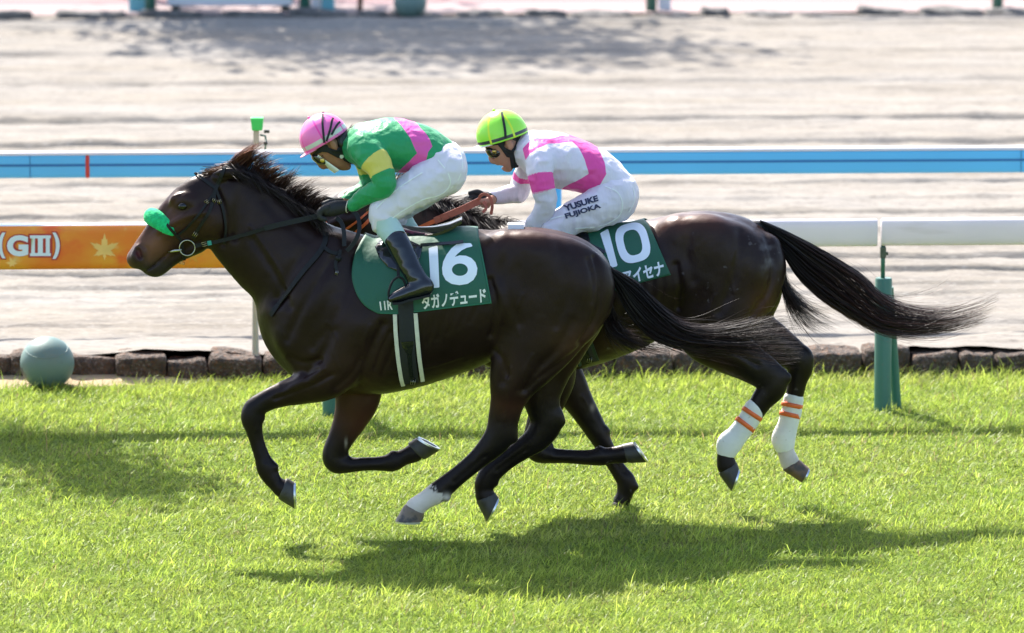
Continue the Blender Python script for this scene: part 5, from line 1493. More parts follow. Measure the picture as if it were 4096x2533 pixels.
# ---- horse behind
Tf = FH
clo10 = number_cloth('number_cloth', Tf, Y2, [(2185,900),(2165,1000),(2185,1120),(2260,1195)], [(2600,910),(2640,1000),(2683,1100)],
                     [(2260,1195),(2400,1178),(2554,1134),(2683,1100)], [(2195,890),(2576,878)], .012, 'dark green saddle cloth with white number 10')
R3 = lambda p: (1800 + p[0]/2.0156, 400 + p[1]/2.0156)
one = [(1211,1078),(1218,1070),(1268,1042),(1277,1046),(1350,1330),(1344,1342),(1306,1352),(1296,1345)]
def sup(cx, cy, rx, ry, n, rot, N=40):
    out = []
    for t in np.linspace(0, 2*math.pi, N+1)[:-1]:
        c, s_ = math.cos(t), math.sin(t)
        x = rx*abs(c)**(2/n)*np.sign(c); y = ry*abs(s_)**(2/n)*np.sign(s_)
        out.append((cx + x*math.cos(rot) - y*math.sin(rot), cy + x*math.sin(rot) + y*math.cos(rot)))
    return out
zero = sup(1474, 1152, 132, 160, 2.9, math.radians(-14)); zh = sup(1474, 1150, 70, 103, 2.7, math.radians(-14))
flat_shape('numeral', [[R3(p) for p in one], [R3(p) for p in zero], [R3(p) for p in zh]], Tf, .0165, M_print, clo10, y0=Y2-.45, y1=Y2+.02)['label'] = 'large white number 10'
R5 = lambda p: (2200 + p[0]/3.023, 1000 + p[1]/3.023)
text_shape('name_lettering', 'アイセナ', [R5((862,262)), R5((1362,128)), R5((1392,300)), R5((898,430))], Tf, .0165, M_print, clo10, offset=.035, y0=Y2-.45, y1=Y2+.02)['label'] = 'white katakana name'
girth(Tf, Y2, [(2290,1180),(2305,1260),(2325,1350),(2345,1420),(2362,1450)], 60, [[(2262,1200),(2285,1340),(2318,1462)], [(2322,1190),(2350,1330),(2388,1440)]], 16, .019,
      'dark green girth under the horse behind', (M_web, mat('dark_green_pad', (.012, .03, .022), .7), M_blackgloss), [(2300,1240),(2315,1300),(2335,1370),(2345,1410),(2358,1440)])
saddle(Tf, Y2, [(2230,872,.05,.02),(2290,876,.075,.03),(2350,878,.10,.035),(2400,874,.115,.03),(2440,862,.115,.02),(2470,850,.085,.012)],
       [(2230,930),(2290,915),(2350,925),(2362,970),(2345,1010),(2300,1050),(2250,1040)],
       [(2352,978),(2375,988),(2400,1000),(2420,1010)], 'black racing saddle under the rider in white and pink', dict(Y=.3, leather=[(2340,1060,.29),(2345,1120,.31)], loop=[(2345,1118,.32),(2325,1132,.335),(2311,1160,.345),(2307,1196,.35),(2340,1206,.345),(2382,1200,.335),(2377,1160,.325),(2362,1128,.32)]))
Hf = FH
bridle(Hf, far_head, .97, Y2, M_orange, 'orange leather bridle on the horse behind')
rn2 = empty('reins', tuple(at(1480, 1000, Y2-.1))); tag(rn2, 'terracotta rubber reins held by the rider in pink and white', 'reins', 'reins')
fr = far_head(775, 985)
for sg in (-1, 1):
    S = lambda pts: [(x, y, Y2 + sg*yy) for x, y, yy in pts]
    band('rein', S([(fr[0], fr[1], .085),(1560,962,.12),(1664,918,.135),(1740,884,.14)]), 17, .004, M_orange, rn2)
    band('rein_grip', S([(1738,884,.142),(1800,858,.145),(1860,832,.14),(1918,804,.13)]), 27, .006, M_rust, rn2)
    band('rein_loop', S([(1916,800,.14),(1922,784,.145),(1940,777,.15),(1960,790,.155),(1969,822,.16),(1964,858,.16)]), 12, .005, M_rust, rn2)
    band('rein_loop', S([(1934,806,.14),(1944,824,.15),(1942,838,.155),(1930,850,.16)]), 12, .005, M_rust, rn2)

# bandages on the hind legs of the horse behind
def bandage(rows, stripes, label):
    bb = Body(); bb.add(rows, sub=5)
    me, V = bb.mesh('leg_bandage', .005)
    nn = np.array([v.normal[:] for v in me.vertices])
    V = V + nn*(  .0002*np.sin(V[:, 2]*240 + 60*V[:, 0]) + .0014*fbm(V*30, 3, 5))[:, None]
    me.vertices.foreach_set('co', V.astype(np.float32).ravel())
    o = tag(obj('leg_bandage', me, M_bandage), label, 'leg bandage', 'hind leg bandages')
    for (x, y, r, Y, d, dx, dy) in stripes:
        b = MB(); R = []
        ax = np.array([dx, dy], float); ax /= np.hypot(*ax); pr = np.array([-ax[1], ax[0]])
        for w in (-9, 9):
            c = np.array([x, y]) + ax*w
            th = np.linspace(0, 2*math.pi, 25)[:-1]
            q = c + np.cos(th)[:, None]*pr*r
            R.append(at(q[:, 0], q[:, 1], Y + np.sin(th)*d))
        b.rings(R, cap=False); st = b.build('tape_stripe', M_otape, o)
        st.modifiers.new('thick', 'SOLIDIFY').thickness = .002
    return o
yh = Y2-.125
bandage([(3020,1636,44,yh,.043),(2990,1688,43,yh,.042),(2948,1742,44,yh,.042),(2918,1775,50,yh,.046),(2908,1802,41,yh,.041)],
        [(3008,1656,46.5,yh,.0462,-.55,.83),(2981,1698,46,yh,.0455,-.6,.8)], 'clean white bandage with two orange stripes on the near hind leg')
yh = Y2+.125
bandage([(3174,1600,41,yh,.042),(3165,1650,41,yh,.040),(3148,1710,42,yh,.040),(3134,1755,48,yh,.046),(3137,1782,40,yh,.040)],
        [(3168,1622,44,yh,.0448,-.2,.98),(3160,1660,44,yh,.0438,-.22,.97)], 'mud smeared white bandage with two orange stripes on the far hind leg')
# ------------------------------------------------------------------ riders
SK1 = (.30, .135, .075); SK2 = (.42, .21, .14)
def fabric(name, base, mixes=(), **kw):
    return mat(name, base, rough=.48, spec=.42, mixes=mixes, transl=.12, sheen=.25,
               bumps=[(11, .8, .025, 3, (1, 1, .55)), (30, .45, .008, 2, (1, 1, .5)), (900, .08, .001, 1, None)], **kw)
M_silk16 = fabric('green_pink_silk', (.014, .30, .105), [('pink', (.80, .10, .42)), ('yellow', (.70, .60, .12))])
M_silk10 = fabric('white_pink_silk', (.74, .69, .78), [('pink', (.80, .07, .35)), ('band', (.83, .07, .36))])
M_breech = mat('white_breeches', (.72, .665, .74), .5, spec=.4, sheen=.2, transl=.10, bumps=[(9, .6, .02, 3, (1, 1, 1)), (26, .25, .008, 2, (2, 1, .6)), (900, .08, .001, 1, None)])
M_gaiter = mat('mint_sock', (.42, .56, .54), .6, transl=.08, var=(8, .06, 3), bumps=[(20, .3, .008, 3, (1, 1, 2))])
M_skin1 = mat('tanned_skin', SK1, .5, spec=.4, var=(30, .12, 4), var2=[(40, (.36, .13, .09), .62, .08, None)])
M_skin2 = mat('fair_skin', SK2, .5, spec=.4, var=(30, .08, 4), var2=[(40, (.50, .20, .14), .62, .08, None)])
M_glove = mat('black_glove', (.010, .010, .012), .7, bumps=[(90, .4, .004, 3, None)])
M_lip = mat('mouth_dark', (.08, .02, .018), .4)
M_tooth = mat('teeth', (.72, .68, .58), .25)
M_pinkcap = mat('pink_helmet_silk', (.90, .17, .46), .32, spec=.5, mixes=[('band', (.62, .62, .55)), ('seam', (.90, .05, .36))], transl=.05, bumps=[(14, .25, .008, 2, None), (160, .12, .002, 2, None)])
M_limecap = mat('lime_helmet_silk', (.32, .80, .06), .30, spec=.5, mixes=[('band', (.03, .035, .05)), ('seam', (.62, .82, .03))], transl=.05, bumps=[(16, .45, .010, 3, None)])
M_whitecap = mat('white_plastic', (.75, .75, .74), .35)
M_goggle = mat('smoked_goggles', (.012, .012, .014), .06, spec=.7, coat=.5)
M_gold = mat('gold_trim', (.55, .40, .12), .3, metal=1)
M_visor = mat('visor_painted_glare', (.80, .82, .84), .08, spec=.6, coat=.6)  # pale base colour stands in for the reflection on a clear plate
M_humanhair = mat('dark_hair', (.010, .008, .007), .4, bumps=[(120, .6, .006, 3, (1, 1, .3))])
M_stitch = mat('navy_print', (.018, .022, .065), .6)
M_seam = mat('white_stitching', (.80, .80, .80), .7, bumps=[(300, .6, .002, 1, None)])

def helmet(c, r, dep, tilt, Y0, rim, mat_, peak_mat, parent, band_h, band_w, seams, peak, dy=0.0, button=None, sink=1.0):
    """c, r in photo px; tilt = direction of the rim, degrees; rim = height of the rim below the centre (px)"""
    C = at(c[0], c[1], Y0); s = float(scale_at(C)); R0 = r/s
    a = math.radians(tilt); e1 = np.array([math.cos(a), 0, math.sin(a)]); e2 = np.array([-math.sin(a), 0, math.cos(a)]); e3 = np.array([0, 1.0, 0])
    hs = np.sin(np.linspace(-math.asin(rim/r), math.pi/2, 44))*R0
    n = 96; th = np.arange(n)*2*math.pi/n
    V = []; H = []; TH = []
    for h in hs:
        q = math.sqrt(max(R0*R0 - h*h, 1e-8))
        for t in th:
            V.append(C + e2*h + e1*q*math.cos(t) + e3*q*math.sin(t)*dep*s/r); H.append(h*s); TH.append(t)
    V = np.array(V); m = len(hs)
    i, j = np.meshgrid(np.arange(m-1), np.arange(n), indexing='ij')
    F = np.stack([i*n+j, i*n+(j+1) % n, (i+1)*n+(j+1) % n, (i+1)*n+j], -1).reshape(-1, 4)
    me = fast_mesh('helmet', V, F)
    H = np.array(H); TH = np.array(TH)
    vattr(me, 'band', np.abs(H - band_h) - band_w)
    sd = np.full(len(V), 9.0)
    for t0, w in seams:
        d = np.abs((TH - math.radians(t0) + math.pi) % (2*math.pi) - math.pi)*np.sqrt(np.maximum(r*r - H*H, 1))
        sd = np.minimum(sd, d - w)
    vattr(me, 'seam', sd)
    o = obj('helmet', me, mat_, parent)
    o.modifiers.new('thick', 'SOLIDIFY').thickness = .004
    # peak
    q = math.sqrt(R0*R0 - (rim/s)**2)
    Rr = []
    for t in np.linspace(math.radians(180-62), math.radians(180+62), 19):
        k = math.cos((t-math.pi)/math.radians(62)*math.pi/2)
        base = C - e2*rim/s + e1*(q-.004)*math.cos(t) + e3*(q-.004)*math.sin(t)*dep*s/r
        out = base + (e1*math.cos(t) + e3*math.sin(t)*.6)*(peak/s*k + .003) - e2*(dy/s)*k
        Rr.append([base - e2*.004, base + e2*.004, out + e2*.002, out - e2*.002])
    b = MB(); b.rings(Rr); b.build('peak', peak_mat, o, auto=50)
    if button is not None:
        b = MB(); b.sphere(at(button[0], button[1]+4, Y0), .008, 12, 8); b.build('button', mat_, o)
    hb = Body(); hb.add([(c[0]-.5, c[1], r, Y0, dep), (c[0]+.5, c[1], r, Y0, dep)], sub=1)
    return o, hb

def cloth_mesh(name, body, h, mat_, parent, fold=.003, fs=(16, 16, 9), seed=1, attrs=None):
    me, V = body.mesh(name, h)
    nn = np.zeros(len(V)*3, np.float32); me.vertices.foreach_get('normal', nn); nn = nn.reshape(-1, 3)
    if attrs: 
        for k, v in attrs(V).items(): vattr(me, k, v)
    a = vnoise(V*np.array(fs), seed); f = (1 - np.abs(a)*2)
    V = V + nn*(fold*f + fold*.5*vnoise(V*np.array(fs)*2.3, seed+4))[:, None]
    me.vertices.foreach_set('co', V.astype(np.float32).ravel()); me.update()
    return obj(name, me, mat_, parent)
def glove(name, rows_palm, fingers, thumb, mat_, parent, h=.0035):
    b = Body(); b.add(rows_palm, k=.006, sub=4)
    for f in fingers: b.add(f, k=.0035, sub=3)
    b.add(thumb, k=.005, sub=3)
    me, V = b.mesh(name, h)
    return obj(name, me, mat_, parent)
def boot(name, rows, foot, mat_, parent, h=.005, sole=None):
    b = Body(); b.add(rows, k=.02, sub=6); b.add(foot, k=.02, sub=5)
    if sole: b.add(sole, k=.006, sub=3)
    return cloth_mesh(name, b, h, mat_, parent, fold=.0012, fs=(10, 10, 20), seed=5)
def strap_on(name, pts, w, body, off, thick, mat_, parent, Y0, n=5, y1=.02):
    return strap(name, pts, w, body, off, thick, mat_, parent, None, n=n, y0=Y0-.3, y1=Y0+y1)

# ---- rider of the leading horse --------------------------------------------------------
J = Body()
J.add([(1297,556,78,0,.078),(1325,575,72,0,.076)], k=.02, cols=[SK1]*2, name='skull')
J.add([(1302,600,62,0,.064),(1326,622,54,0,.060),(1356,645,34,0,.05),(1382,658,20,0,.032)], k=.02, cols=[SK1]*4, name='face')
J.add([(1272,640,12,0,.012),(1286,660,14,0,.015),(1294,668,11,0,.016)], k=.015, cols=[SK1]*3, name='nose')
J.add([(1316,664,9,0,.026),(1328,668,8,0,.024)], k=.012, cols=[SK1]*2, name='lip')
J.add([(1352,662,8,0,.024),(1372,672,9,0,.022),(1392,668,12,0,.02)], k=.014, cols=[SK1]*3, name='chin')
J.add([(1332,674,9,0,.03),(1342,662,9,0,.03)], k=.005, op='sub')
for sg in (-1, 1):
    J.add([(1326,568,14,sg*.086,.010),(1336,584,14,sg*.088,.010),(1346,598,8,sg*.082,.008)], k=.008, cols=[SK1]*3, name='ear')
    J.add([(1332,580,6,sg*.100,.007),(1338,588,5,sg*.100,.006)], k=.006, op='sub')
J.add([(1360,595,44,0,.055),(1410,590,48,0,.058),(1480,595,70,0,.11),(1590,590,85,0,.12),(1700,615,66,0,.11),(1750,655,62,0,.11)], k=.02, cols=[SK1]*6, name='core')
for sg in (-1, 1):
    ua = [(1470,610,38,sg*.15,.04),(1512,660,36,sg*.2,.036),(1540,735,30,sg*.225,.032),(1480,778,24,sg*.18,.025),(1412,818,17,sg*.13,.018),(1385,828,18,sg*.12,.02)] if sg < 0 else \
         [(1450,620,36,sg*.15,.04),(1472,672,34,sg*.19,.036),(1480,728,28,sg*.2,.032),(1430,778,22,sg*.15,.025),(1372,812,17,sg*.11,.018),(1350,822,18,sg*.1,.02)]
    J.add(ua, k=.015, cols=[SK1]*6, name='arm')
    lg = [(1735,685,62,sg*.09,.07),(1690,735,66,sg*.13,.07),(1600,800,52,sg*.17,.055),(1530,862,42,sg*.19,.045),(1560,920,40,sg*.21,.042),(1610,1010,32,sg*.26,.036),(1665,1110,25,sg*.32,.03),(1640,1160,18,sg*.335,.028)]
    if sg > 0: lg = [(x+52, y-4, r, yy, d) for x, y, r, yy, d in lg]
    J.add(lg, k=.015, cols=[SK1]*8, name='leg')
me, V = J.mesh('person', .0064)
rider16 = tag(obj('person', me, M_skin1), 'jockey in green and pink silks with pink helmet crouching over the leading horse', 'person', 'jockeys')
# jacket
jb = Body()
jb.add([(1412,590,56,0,.075),(1448,582,84,0,.14),(1510,582,104,0,.175),(1590,582,106,0,.17),(1680,598,96,0,.155),(1748,628,84,0,.145),(1772,642,78,0,.145)], k=.02, sub=8, name='torso')
arm_n = [(1452,590,62,-.14,.07),(1485,628,60,-.185,.062),(1516,668,54,-.21,.054),(1536,715,46,-.225,.048),(1536,748,42,-.225,.045),(1500,766,41,-.205,.042),(1450,794,34,-.165,.035),(1412,819,27,-.135,.028)]
arm_f = [(1440,600,58,.14,.07),(1462,640,46,.18,.056),(1474,680,42,.2,.05),(1480,728,38,.2,.046),(1460,755,35,.185,.042),(1420,782,29,.155,.034),(1385,806,23,.125,.027)]
jb.add(arm_n, k=.025, sub=6, name='arm_near'); jb.add(arm_f, k=.02, sub=6, name='arm_far')
R2 = lambda p: (1150 + p[0]/1.779, 400 + p[1]/1.779)
pink16 = [R2(p) for p in [(740,120),(810,182),(870,270),(922,380),(830,470),(755,540),(900,540),(980,462),(1000,372),(1032,330),(1000,262),(930,184),(900,150),(880,110)]]
def att16(V):
    px = to_px(V - np.array([0, 1, 0])*0); V32 = V.astype(np.float32)
    dt = jb.ch[0].ev(V32); out = {}
    # the far side carries the mirrored pattern
    Vm = V.copy(); Vm[:, 1] = -np.abs(Vm[:, 1]); pm = to_px(Vm)
    pk = in_poly(pm, pink16)
    dn, tn, _ = jb.ch[1].ev_t(V32); df, tf, _ = jb.ch[2].ev_t(V32)
    on_arm = (np.minimum(dn, df) < dt - .004) & (np.where(dn < df, tn, tf) > .8)
    out['pink'] = np.where(on_arm, 9, pk)
    yl = np.where(dn < df, np.abs(tn - 1.85) - .62, np.abs(tf - 1.6) - .45)*40
    out['yellow'] = np.where(on_arm, yl, 9)
    return out
jacket = cloth_mesh('jacket', jb, .006, M_silk16, rider16, fold=.0042, fs=(12, 12, 22), seed=2, attrs=att16)
# breeches
bb = Body()
bb.add([(1745,632,80,0,.14),(1772,655,92,0,.158),(1778,690,88,0,.16)], k=.03, sub=6)
for sg in (-1, 1):
    rows = [(1768,690,92,sg*.09,.10),(1705,732,82,sg*.13,.088),(1640,772,72,sg*.155,.075),(1580,815,62,sg*.175,.065),(1528,852,54,sg*.19,.056),(1532,888,50,sg*.2,.052)]
    if sg > 0: rows = [(x + (14 + 10*i if i > 0 else 0), y-4, r*.97, yy, d) for i, (x, y, r, yy, d) in enumerate(rows)]
    bb.add(rows, k=.03, sub=6)
breeches = cloth_mesh('breeches', bb, .006, M_breech, rider16, fold=.005, fs=(16, 16, 16), seed=3)
for pts in ([(1752,640),(1790,690),(1800,740),(1760,780),(1690,800),(1610,845),(1560,880)], [(1690,690),(1620,735),(1550,790),(1505,835)], [(1840,600),(1850,660),(1832,720),(1790,768)]):
    strap_on('seam', pts, 5, bb, .004, .0016, M_seam, breeches, 0.0)
# socks, boots
for sg in (-1, 1):
    ox = 0 if sg < 0 else 62; oy = 0 if sg < 0 else -4
    sb = Body(); sb.add([(1532+ox,880+oy,50,sg*.2,.05),(1558+ox,920+oy,50,sg*.215,.048),(1590+ox,965+oy,44,sg*.24,.045)], sub=6)
    cloth_mesh('sock', sb, .005, M_gaiter, rider16, fold=.0015, fs=(10, 10, 26), seed=7)
    bo = boot('boot', [(1586+ox,962+oy,47,sg*.24,.050),(1606+ox,1000+oy,47,sg*.26,.050),(1632+ox,1050+oy,45,sg*.285,.046),(1660+ox,1102+oy,40,sg*.315,.042),(1684+ox,1140+oy,40,sg*.325,.040)],
         [(1700+ox,1150+oy,36,sg*.33,.038),(1650+ox,1164+oy,32,sg*.335,.042),(1598+ox,1182+oy,26,sg*.345,.042),(1566+ox,1194+oy,16,sg*.35,.036)], M_patent, rider16)
    b = MB(); 
    q = [at(x+ox, y+oy, sg*yy) for x, y, yy in ((1722,1178,.33),(1680,1188,.333),(1640,1196,.338),(1605,1208,.345),(1570,1212,.35))]
    b.rings([[c + np.array([0, -.04*k, .004]), c + np.array([0, .04*k, .004]), c + np.array([0, .04*k, -.008]), c + np.array([0, -.04*k, -.008])] for c, k in zip(q, (.8, .85, .9, 1, .75))])
    b.build('sole', M_rubber, bo, auto=40)
# gloves
def fist(px0, py0, Y0, sg, ang=0.0):
    ca, sa = math.cos(ang), math.sin(ang)
    def r(x, y): return (px0 + x*ca - y*sa, py0 + x*sa + y*ca)
    palm = [(*r(0, 0), 22, Y0, .022),(*r(-28, 2), 28, Y0, .032),(*r(-58, 6), 30, Y0, .040),(*r(-80, 10), 26, Y0, .042)]
    fs = []
    for k in range(4):
        y = Y0 + sg*(.034 - .022*k); e = (0, 4, 2, -8)[k]
        fs.append([(*r(-78, 0), 13, y, .011),(*r(-104-e, 10), 12, y, .0105),(*r(-112-e, 34), 11, y, .010),(*r(-92, 46), 10, y, .0095)])
    th = [(*r(-40, -10), 15, Y0 - sg*.02, .015),(*r(-66, -22), 12, Y0 - sg*.03, .013),(*r(-92, -16), 10, Y0 - sg*.028, .011)]
    return palm, fs, th
glove('glove', *fist(1388, 826, -.125, -1, math.radians(-4)), M_glove, rider16)
glove('glove', *fist(1362, 812, .11, 1, math.radians(-4)), M_glove, rider16)
for (x, y, Y) in ((1392, 826, -.128),):
    t = np.linspace(0, 2*math.pi, 21)[:-1]
    b = MB(); b.tube(at(x + 7*np.cos(t) - 4*np.sin(t), y + 24*np.sin(t), Y + .026*np.cos(t)), .003, 6, closed=True)
    b.build('glove_cuff', mat('cream_trim', (.6, .55, .45), .6), rider16)
# helmet and face gear
hel16, hb16 = helmet((1297,551), 99, .118, 30.5, 0.0, 18, M_pinkcap, M_pinkcap, rider16, 2, 8.5, [(90, 3.6), (270, 3.6), (30, 3.6), (150, 3.6), (210, 3.6), (330, 3.6)], 26, 2, (1235,467))
for pts in ([(1297,572),(1293,530),(1290,490),(1291,457)], [(1306,566),(1320,520),(1328,484),(1333,472)], [(1326,540),(1342,510),(1353,494),(1360,488)]):
    strap('goggle_strap', pts, 9, hb16, .007, .003, M_web, rider16, 0.0, y0=-.3, y1=.0)
g = empty('goggles', tuple(at(1275, 630, 0))); g.parent = rider16
gb = Body(); gb.add([(1268,624,24,0,.062),(1284,634,26,0,.066),(1296,640,20,0,.066)], k=.01, sub=4)
me, V = gb.mesh('lens', .005); o = obj('lens', me, M_goggle, rider16)
o.name = 'goggles'; bpy.data.objects.remove(g)
q = gb.hit([1284], [630], .003, -.2, .05)[0]
buckle(q, 20, .022, .016, M_gold, o, .0018, 'frame_trim'); q = gb.hit([1290], [642], .002, -.2, .05)[0]
b = MB(); b.sphere(q, (.014, .006, .014), 14, 8); b.build('frame_disc', M_gold, o)
# visor plate standing off the face, its white reflection painted into the colour
b = MB(); Rr = []
for t in np.linspace(0, 1, 7):
    x = 1254 + (1338-1254)*t; y = 634 + (694-634)*t
    w = .066 - .012*t
    Rr.append([at(x, y, -w*k) + np.array([.020, 0, .012])*(abs(k)**2.2) for k in np.linspace(1, -1, 13)] + [at(x+4, y-5, -w*k) + np.array([.020, 0, .012])*(abs(k)**2.2) for k in np.linspace(-1, 1, 13)])
b.rings(Rr); b.build('visor', M_visor, o, auto=60)
R1 = lambda p: (1150 + p[0]/5.04, 430 + p[1]/5.04)
o = flat_shape('chin_strap', [[R1(p) for p in [(700,760),(800,760),(830,820),(900,862),(1000,872),(1050,800),(1090,740),(1180,700),(1200,880),(1260,980),(1345,1075),(1320,1140),(1240,1120),(1150,1080),(1110,1030),(1010,1020),(900,960),(800,910),(700,900),(560,960),(500,950)]]], J, .007, M_web, rider16, cell=10, y0=-.2, y1=.03, fall=-.03)
m = o.modifiers.new('thick', 'SOLIDIFY'); m.thickness = .006; m.offset = -1
sp = bpy.data.objects.new('chin_strap', o.data.copy()); COL.objects.link(sp); sp.parent = rider16
for v in sp.data.vertices: v.co.y *= -1
sp.data.flip_normals()
t = np.linspace(0, 2*math.pi, 25)[:-1]
flat_shape('strap_button', [[(1150 + (1093 + 42*math.cos(a)*(1 + .12*math.sin(a)))/5.04, 430 + (995 + 38*math.sin(a) - (8 if abs(math.cos(a)) > .5 else 0))/5.04) for a in t]], J, .0105, M_whitecap, rider16, cell=30, y0=-.2, y1=.03, fall=-.05)
h = Body(); h.add([(1350,545,30,0,.072),(1372,548,34,0,.07),(1390,548,22,0,.055)], k=.01); h.add([(1366,575,22,-.05,.03),(1380,565,24,-.03,.03)], k=.02)
me, V = h.mesh('hair', .005); obj('hair', me, M_humanhair, rider16)
cl = [(1388, 535, 10, -14, rm.uniform(18, 36), rm.uniform(-44, -20), rm.uniform(-.05, .03), rm.uniform(-.05, .03), .9) for _ in range(9)] + [(1330+6*k, 552, -4, -10, rm.uniform(-10, 4), rm.uniform(-26, -10), -.075, -.082, .1) for k in range(6)]
clump_hair('hair', cl, 16, 7, M_hair, rider16, 31, spread=5, w=(.0008, .0018), c1=(.2, .09, .05))['label'] = 'wispy hair ends at the nape'
b = MB(); b.sphere(at(1340, 664, -.0), (.008, .018, .006), 12, 8); b.build('teeth', M_tooth, rider16)

# ---- rider behind --------------------------------------------------------------------
K = Body()
K.add([(2008,548,80,Y2,.078),(2025,570,72,Y2,.076)], k=.02, name='skull')
K.add([(2004,590,54,Y2,.064),(2016,622,43,Y2,.058),(2026,646,31,Y2,.048),(2036,666,19,Y2,.034)], k=.014, name='face')
K.add([(1972,610,11,Y2,.012),(1966,632,13,Y2,.014),(1971,645,11,Y2,.017)], k=.008, name='nose')
K.add([(1984,650,8,Y2,.020),(1994,655,8,Y2,.024)], k=.010, name='lip')
K.add([(2008,668,7,Y2,.022),(2022,678,9,Y2,.022),(2036,680,8,Y2,.02)], k=.012, name='chin')
K.add([(1992,670,8,Y2,.028),(2012,661,8,Y2,.032)], k=.004, op='sub')
for sg in (-1, 1):
    K.add([(2034,568,15,Y2+sg*.087,.010),(2042,582,15,Y2+sg*.089,.010),(2042,598,9,Y2+sg*.083,.008)], k=.008, name='ear')
    K.add([(2036,578,6,Y2+sg*.101,.007),(2040,590,5,Y2+sg*.101,.006)], k=.006, op='sub')
K.add([(2050,610,42,Y2,.055),(2090,600,46,Y2,.058),(2170,630,70,Y2,.11),(2290,665,85,Y2,.12),(2400,705,66,Y2,.11),(2440,765,60,Y2,.11)], k=.02, name='core')
for sg in (-1, 1):
    ua = [(2170,650,38,Y2+sg*.15,.04),(2170,720,34,Y2+sg*.2,.036),(2186,805,30,Y2+sg*.215,.032),(2140,895,25,Y2+sg*.17,.025),(2098,948,18,Y2+sg*.14,.018),(2075,968,18,Y2+sg*.13,.02)] if sg < 0 else \
         [(2110,650,34,Y2+sg*.15,.04),(2090,710,32,Y2+sg*.19,.036),(2088,768,28,Y2+sg*.2,.032),(2030,785,24,Y2+sg*.16,.025),(1965,793,18,Y2+sg*.12,.018),(1945,796,18,Y2+sg*.12,.02)]
    K.add(ua, k=.015, name='arm')
    lg = [(2425,795,62,Y2+sg*.09,.07),(2370,845,66,Y2+sg*.13,.07),(2280,885,52,Y2+sg*.17,.055),(2215,925,42,Y2+sg*.19,.045),(2260,985,40,Y2+sg*.21,.042),(2320,1060,32,Y2+sg*.26,.036),(2385,1135,25,Y2+sg*.32,.03),(2365,1180,18,Y2+sg*.335,.028)]
    K.add(lg, k=.015, name='leg')
me, V = K.mesh('person', .0064)
rider10 = tag(obj('person', me, M_skin2), 'jockey in white and pink silks with lime green helmet riding behind', 'person', 'jockeys')
kb = Body()
kb.add([(2100,598,54,Y2,.075),(2132,606,80,Y2,.14),(2200,634,106,Y2,.175),(2290,658,104,Y2,.17),(2375,688,94,Y2,.155),(2435,728,84,Y2,.145),(2455,748,78,Y2,.145)], k=.02, sub=8)
kn = [(2152,632,60,Y2-.14,.07),(2158,665,56,Y2-.19,.062),(2162,700,50,Y2-.21,.054),(2174,760,45,Y2-.22,.048),(2186,805,42,Y2-.215,.045),(2172,850,39,Y2-.2,.042),(2136,898,34,Y2-.175,.035),(2100,945,26,Y2-.14,.028)]
kf = [(2118,650,52,Y2+.14,.07),(2098,690,40,Y2+.18,.056),(2086,730,40,Y2+.2,.05),(2078,768,40,Y2+.195,.046),(2040,778,37,Y2+.17,.042),(2000,786,31,Y2+.14,.034),(1975,790,27,Y2+.125,.028)]
kb.add(kn, k=.025, sub=6); kb.add(kf, k=.02, sub=6)
pink10 = [R3(p) for p in [(590,395),(655,325),(810,308),(900,285),(1050,300),(1190,380),(1245,500),(1258,600),(1200,700),(1120,780),(860,740),(900,715),(1120,598),(1085,480),(1040,395),(985,342),(800,350),(720,388),(640,440),(605,485)]]
def att10(V):
    V32 = V.astype(np.float32); dt = kb.ch[0].ev(V32)
    Vm = V.copy(); Vm[:, 1] = Y2 - np.abs(Vm[:, 1]-Y2); pk = in_poly(to_px(Vm), pink10)
    dn, tn, _ = kb.ch[1].ev_t(V32); df, tf, _ = kb.ch[2].ev_t(V32)
    on_arm = (np.minimum(dn, df) < dt - .004) & (np.where(dn < df, tn, tf) > 1.0)
    bd = np.where(dn < df, np.abs(tn - 2.42) - .58, np.abs(tf - 1.15) - .6)*40
    return {'pink': np.where(on_arm, 9, pk), 'band': np.where(on_arm, bd, 9)}
cloth_mesh('jacket', kb, .006, M_silk10, rider10, fold=.0042, fs=(12, 12, 20), seed=12, attrs=att10)
lb = Body()
lb.add([(2432,735,80,Y2,.14),(2456,770,94,Y2,.158),(2458,800,90,Y2,.16)], k=.03, sub=6)
for sg in (-1, 1):
    lb.add([(2448,800,90,Y2+sg*.09,.10),(2375,842,80,Y2+sg*.13,.088),(2310,866,68,Y2+sg*.155,.075),(2250,895,58,Y2+sg*.175,.065),(2212,925,52,Y2+sg*.19,.056),(2240,965,48,Y2+sg*.2,.052)], k=.03, sub=6)
br10 = cloth_mesh('breeches', lb, .006, M_breech, rider10, fold=.005, fs=(16, 16, 16), seed=13)
text_shape('lettering', 'YUSUKE', [R3((908,852)), R3((1186,766)), R3((1198,814)), R3((932,902))], lb, .006, M_stitch, br10, offset=.048, cell=12, y0=Y2-.35, y1=Y2)['label'] = 'navy name printed on the thigh'
text_shape('lettering', 'FUJIOKA', [R3((920,918)), R3((1206,832)), R3((1224,880)), R3((940,970))], lb, .006, M_stitch, br10, offset=.048, cell=12, y0=Y2-.35, y1=Y2)['label'] = 'navy name printed on the thigh'
for pts in ([(2420,745),(2470,770),(2490,820),(2470,870),(2400,905),(2300,915)], [(2200,878),(2235,868),(2290,858)], [(2530,745),(2538,800),(2515,850)]):
    strap_on('seam', pts, 5, lb, .004, .0016, M_seam, br10, Y2)
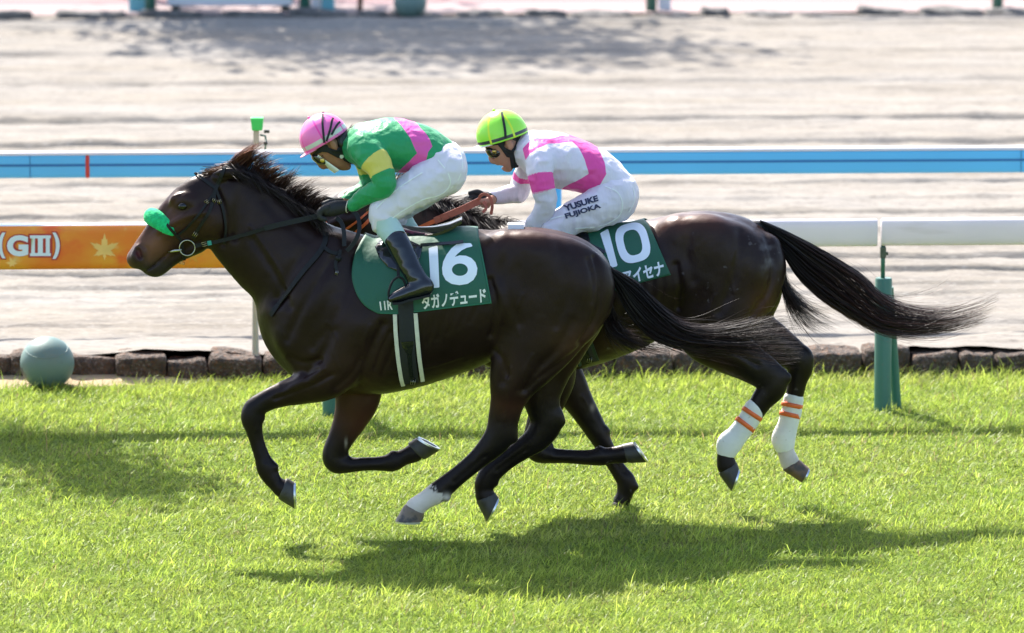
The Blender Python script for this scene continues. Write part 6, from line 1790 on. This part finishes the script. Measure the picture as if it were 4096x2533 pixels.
for sg in (-1, 1):
    sb = Body(); sb.add([(2240,955,48,Y2+sg*.2,.05),(2268,990,47,Y2+sg*.215,.048),(2300,1030,43,Y2+sg*.24,.045)], sub=6)
    cloth_mesh('sock', sb, .006, M_gaiter, rider10, fold=.0015, seed=7)
    boot('boot', [(2298,1028,49,Y2+sg*.24,.052),(2330,1070,49,Y2+sg*.265,.053),(2370,1120,46,Y2+sg*.3,.048),(2400,1155,43,Y2+sg*.32,.043)],
         [(2414,1166,35,Y2+sg*.325,.038),(2368,1178,31,Y2+sg*.33,.042),(2320,1194,25,Y2+sg*.335,.042),(2292,1204,16,Y2+sg*.34,.036)], M_patent, rider10, h=.006)
# hands: black fingered glove on the far hand, thumb bare
glove('glove', *fist(1972, 795, Y2+.115, 1, math.radians(4)), M_glove, rider10)
glove('glove', *fist(2096, 950, Y2-.135, -1, math.radians(-35)), M_glove, rider10)
hb_ = Body(); hb_.add([(1966,800,20,Y2+.1,.018),(1946,806,15,Y2+.07,.014),(1926,806,11,Y2+.062,.011),(1916,803,8,Y2+.062,.009)], k=.006, sub=4)
hb_.add([(1950,822,12,Y2+.085,.012),(1932,820,11,Y2+.075,.011)], k=.006)
me, V = hb_.mesh('thumb', .0035); obj('thumb', me, M_skin2, rider10)
hel10, hb10 = helmet((2009,542), 104, .122, 17.2, Y2, 16, M_limecap, M_whitecap, rider10, -3, 6.5, [(62, 4.6), (118, 4.6), (242, 4.6), (298, 4.6), (0, 4.6), (180, 4.6)], 26, 0, (1975,438))
strap('goggle_strap', [(2022,552),(2020,520),(2012,475),(2007,450)], 10, hb10, .007, .003, M_web, rider10, Y2, y0=Y2-.3, y1=Y2)
gb = Body(); gb.add([(1962,598,22,Y2,.060),(1978,606,30,Y2,.066),(1992,606,26,Y2,.068)], k=.01, sub=4)
me, V = gb.mesh('goggles', .005); o = obj('goggles', me, M_goggle, rider10)
q = gb.hit([1978], [606], .002, Y2-.2, Y2+.05)[0]
b = MB(); b.tube([q + np.array([0, .004, 0]), q - np.array([0, .004, 0])], .0135, 20); b.build('frame_disc', M_gold, o)
q = gb.hit([1999], [587], .004, Y2-.2, Y2+.05)[0]; buckle(q, -35, .012, .010, M_gold, o, .0012, 'frame_trim')
R2b = lambda p: (1880 + p[0]/5.04, 420 + p[1]/5.04)
o = flat_shape('chin_strap', [[R2b(p) for p in [(640,700),(690,740),(690,850),(750,910),(850,930),(910,860),(960,640),(1085,590),(1060,720),(990,880),(960,1000),(905,1060),(915,1160),(985,1200),(970,1260),(850,1285),(800,1065),(740,1050),(690,980),(620,880),(560,810),(380,830),(360,800)]]], K, .007, M_web, rider10, cell=10, y0=Y2-.2, y1=Y2+.03, fall=Y2-.03)
m = o.modifiers.new('thick', 'SOLIDIFY'); m.thickness = .006; m.offset = -1
sp = bpy.data.objects.new('chin_strap', o.data.copy()); COL.objects.link(sp); sp.parent = rider10
for v in sp.data.vertices: v.co.y = 2*Y2 - v.co.y
sp.data.flip_normals()
h = Body(); h.add([(2052,552,28,Y2,.070),(2066,562,24,Y2,.06)], k=.01)
me, V = h.mesh('hair', .005); obj('hair', me, M_humanhair, rider10)
b = MB(); b.sphere(at(2004, 660, Y2), (.006, .018, .006), 12, 8); b.build('teeth', M_tooth, rider10)
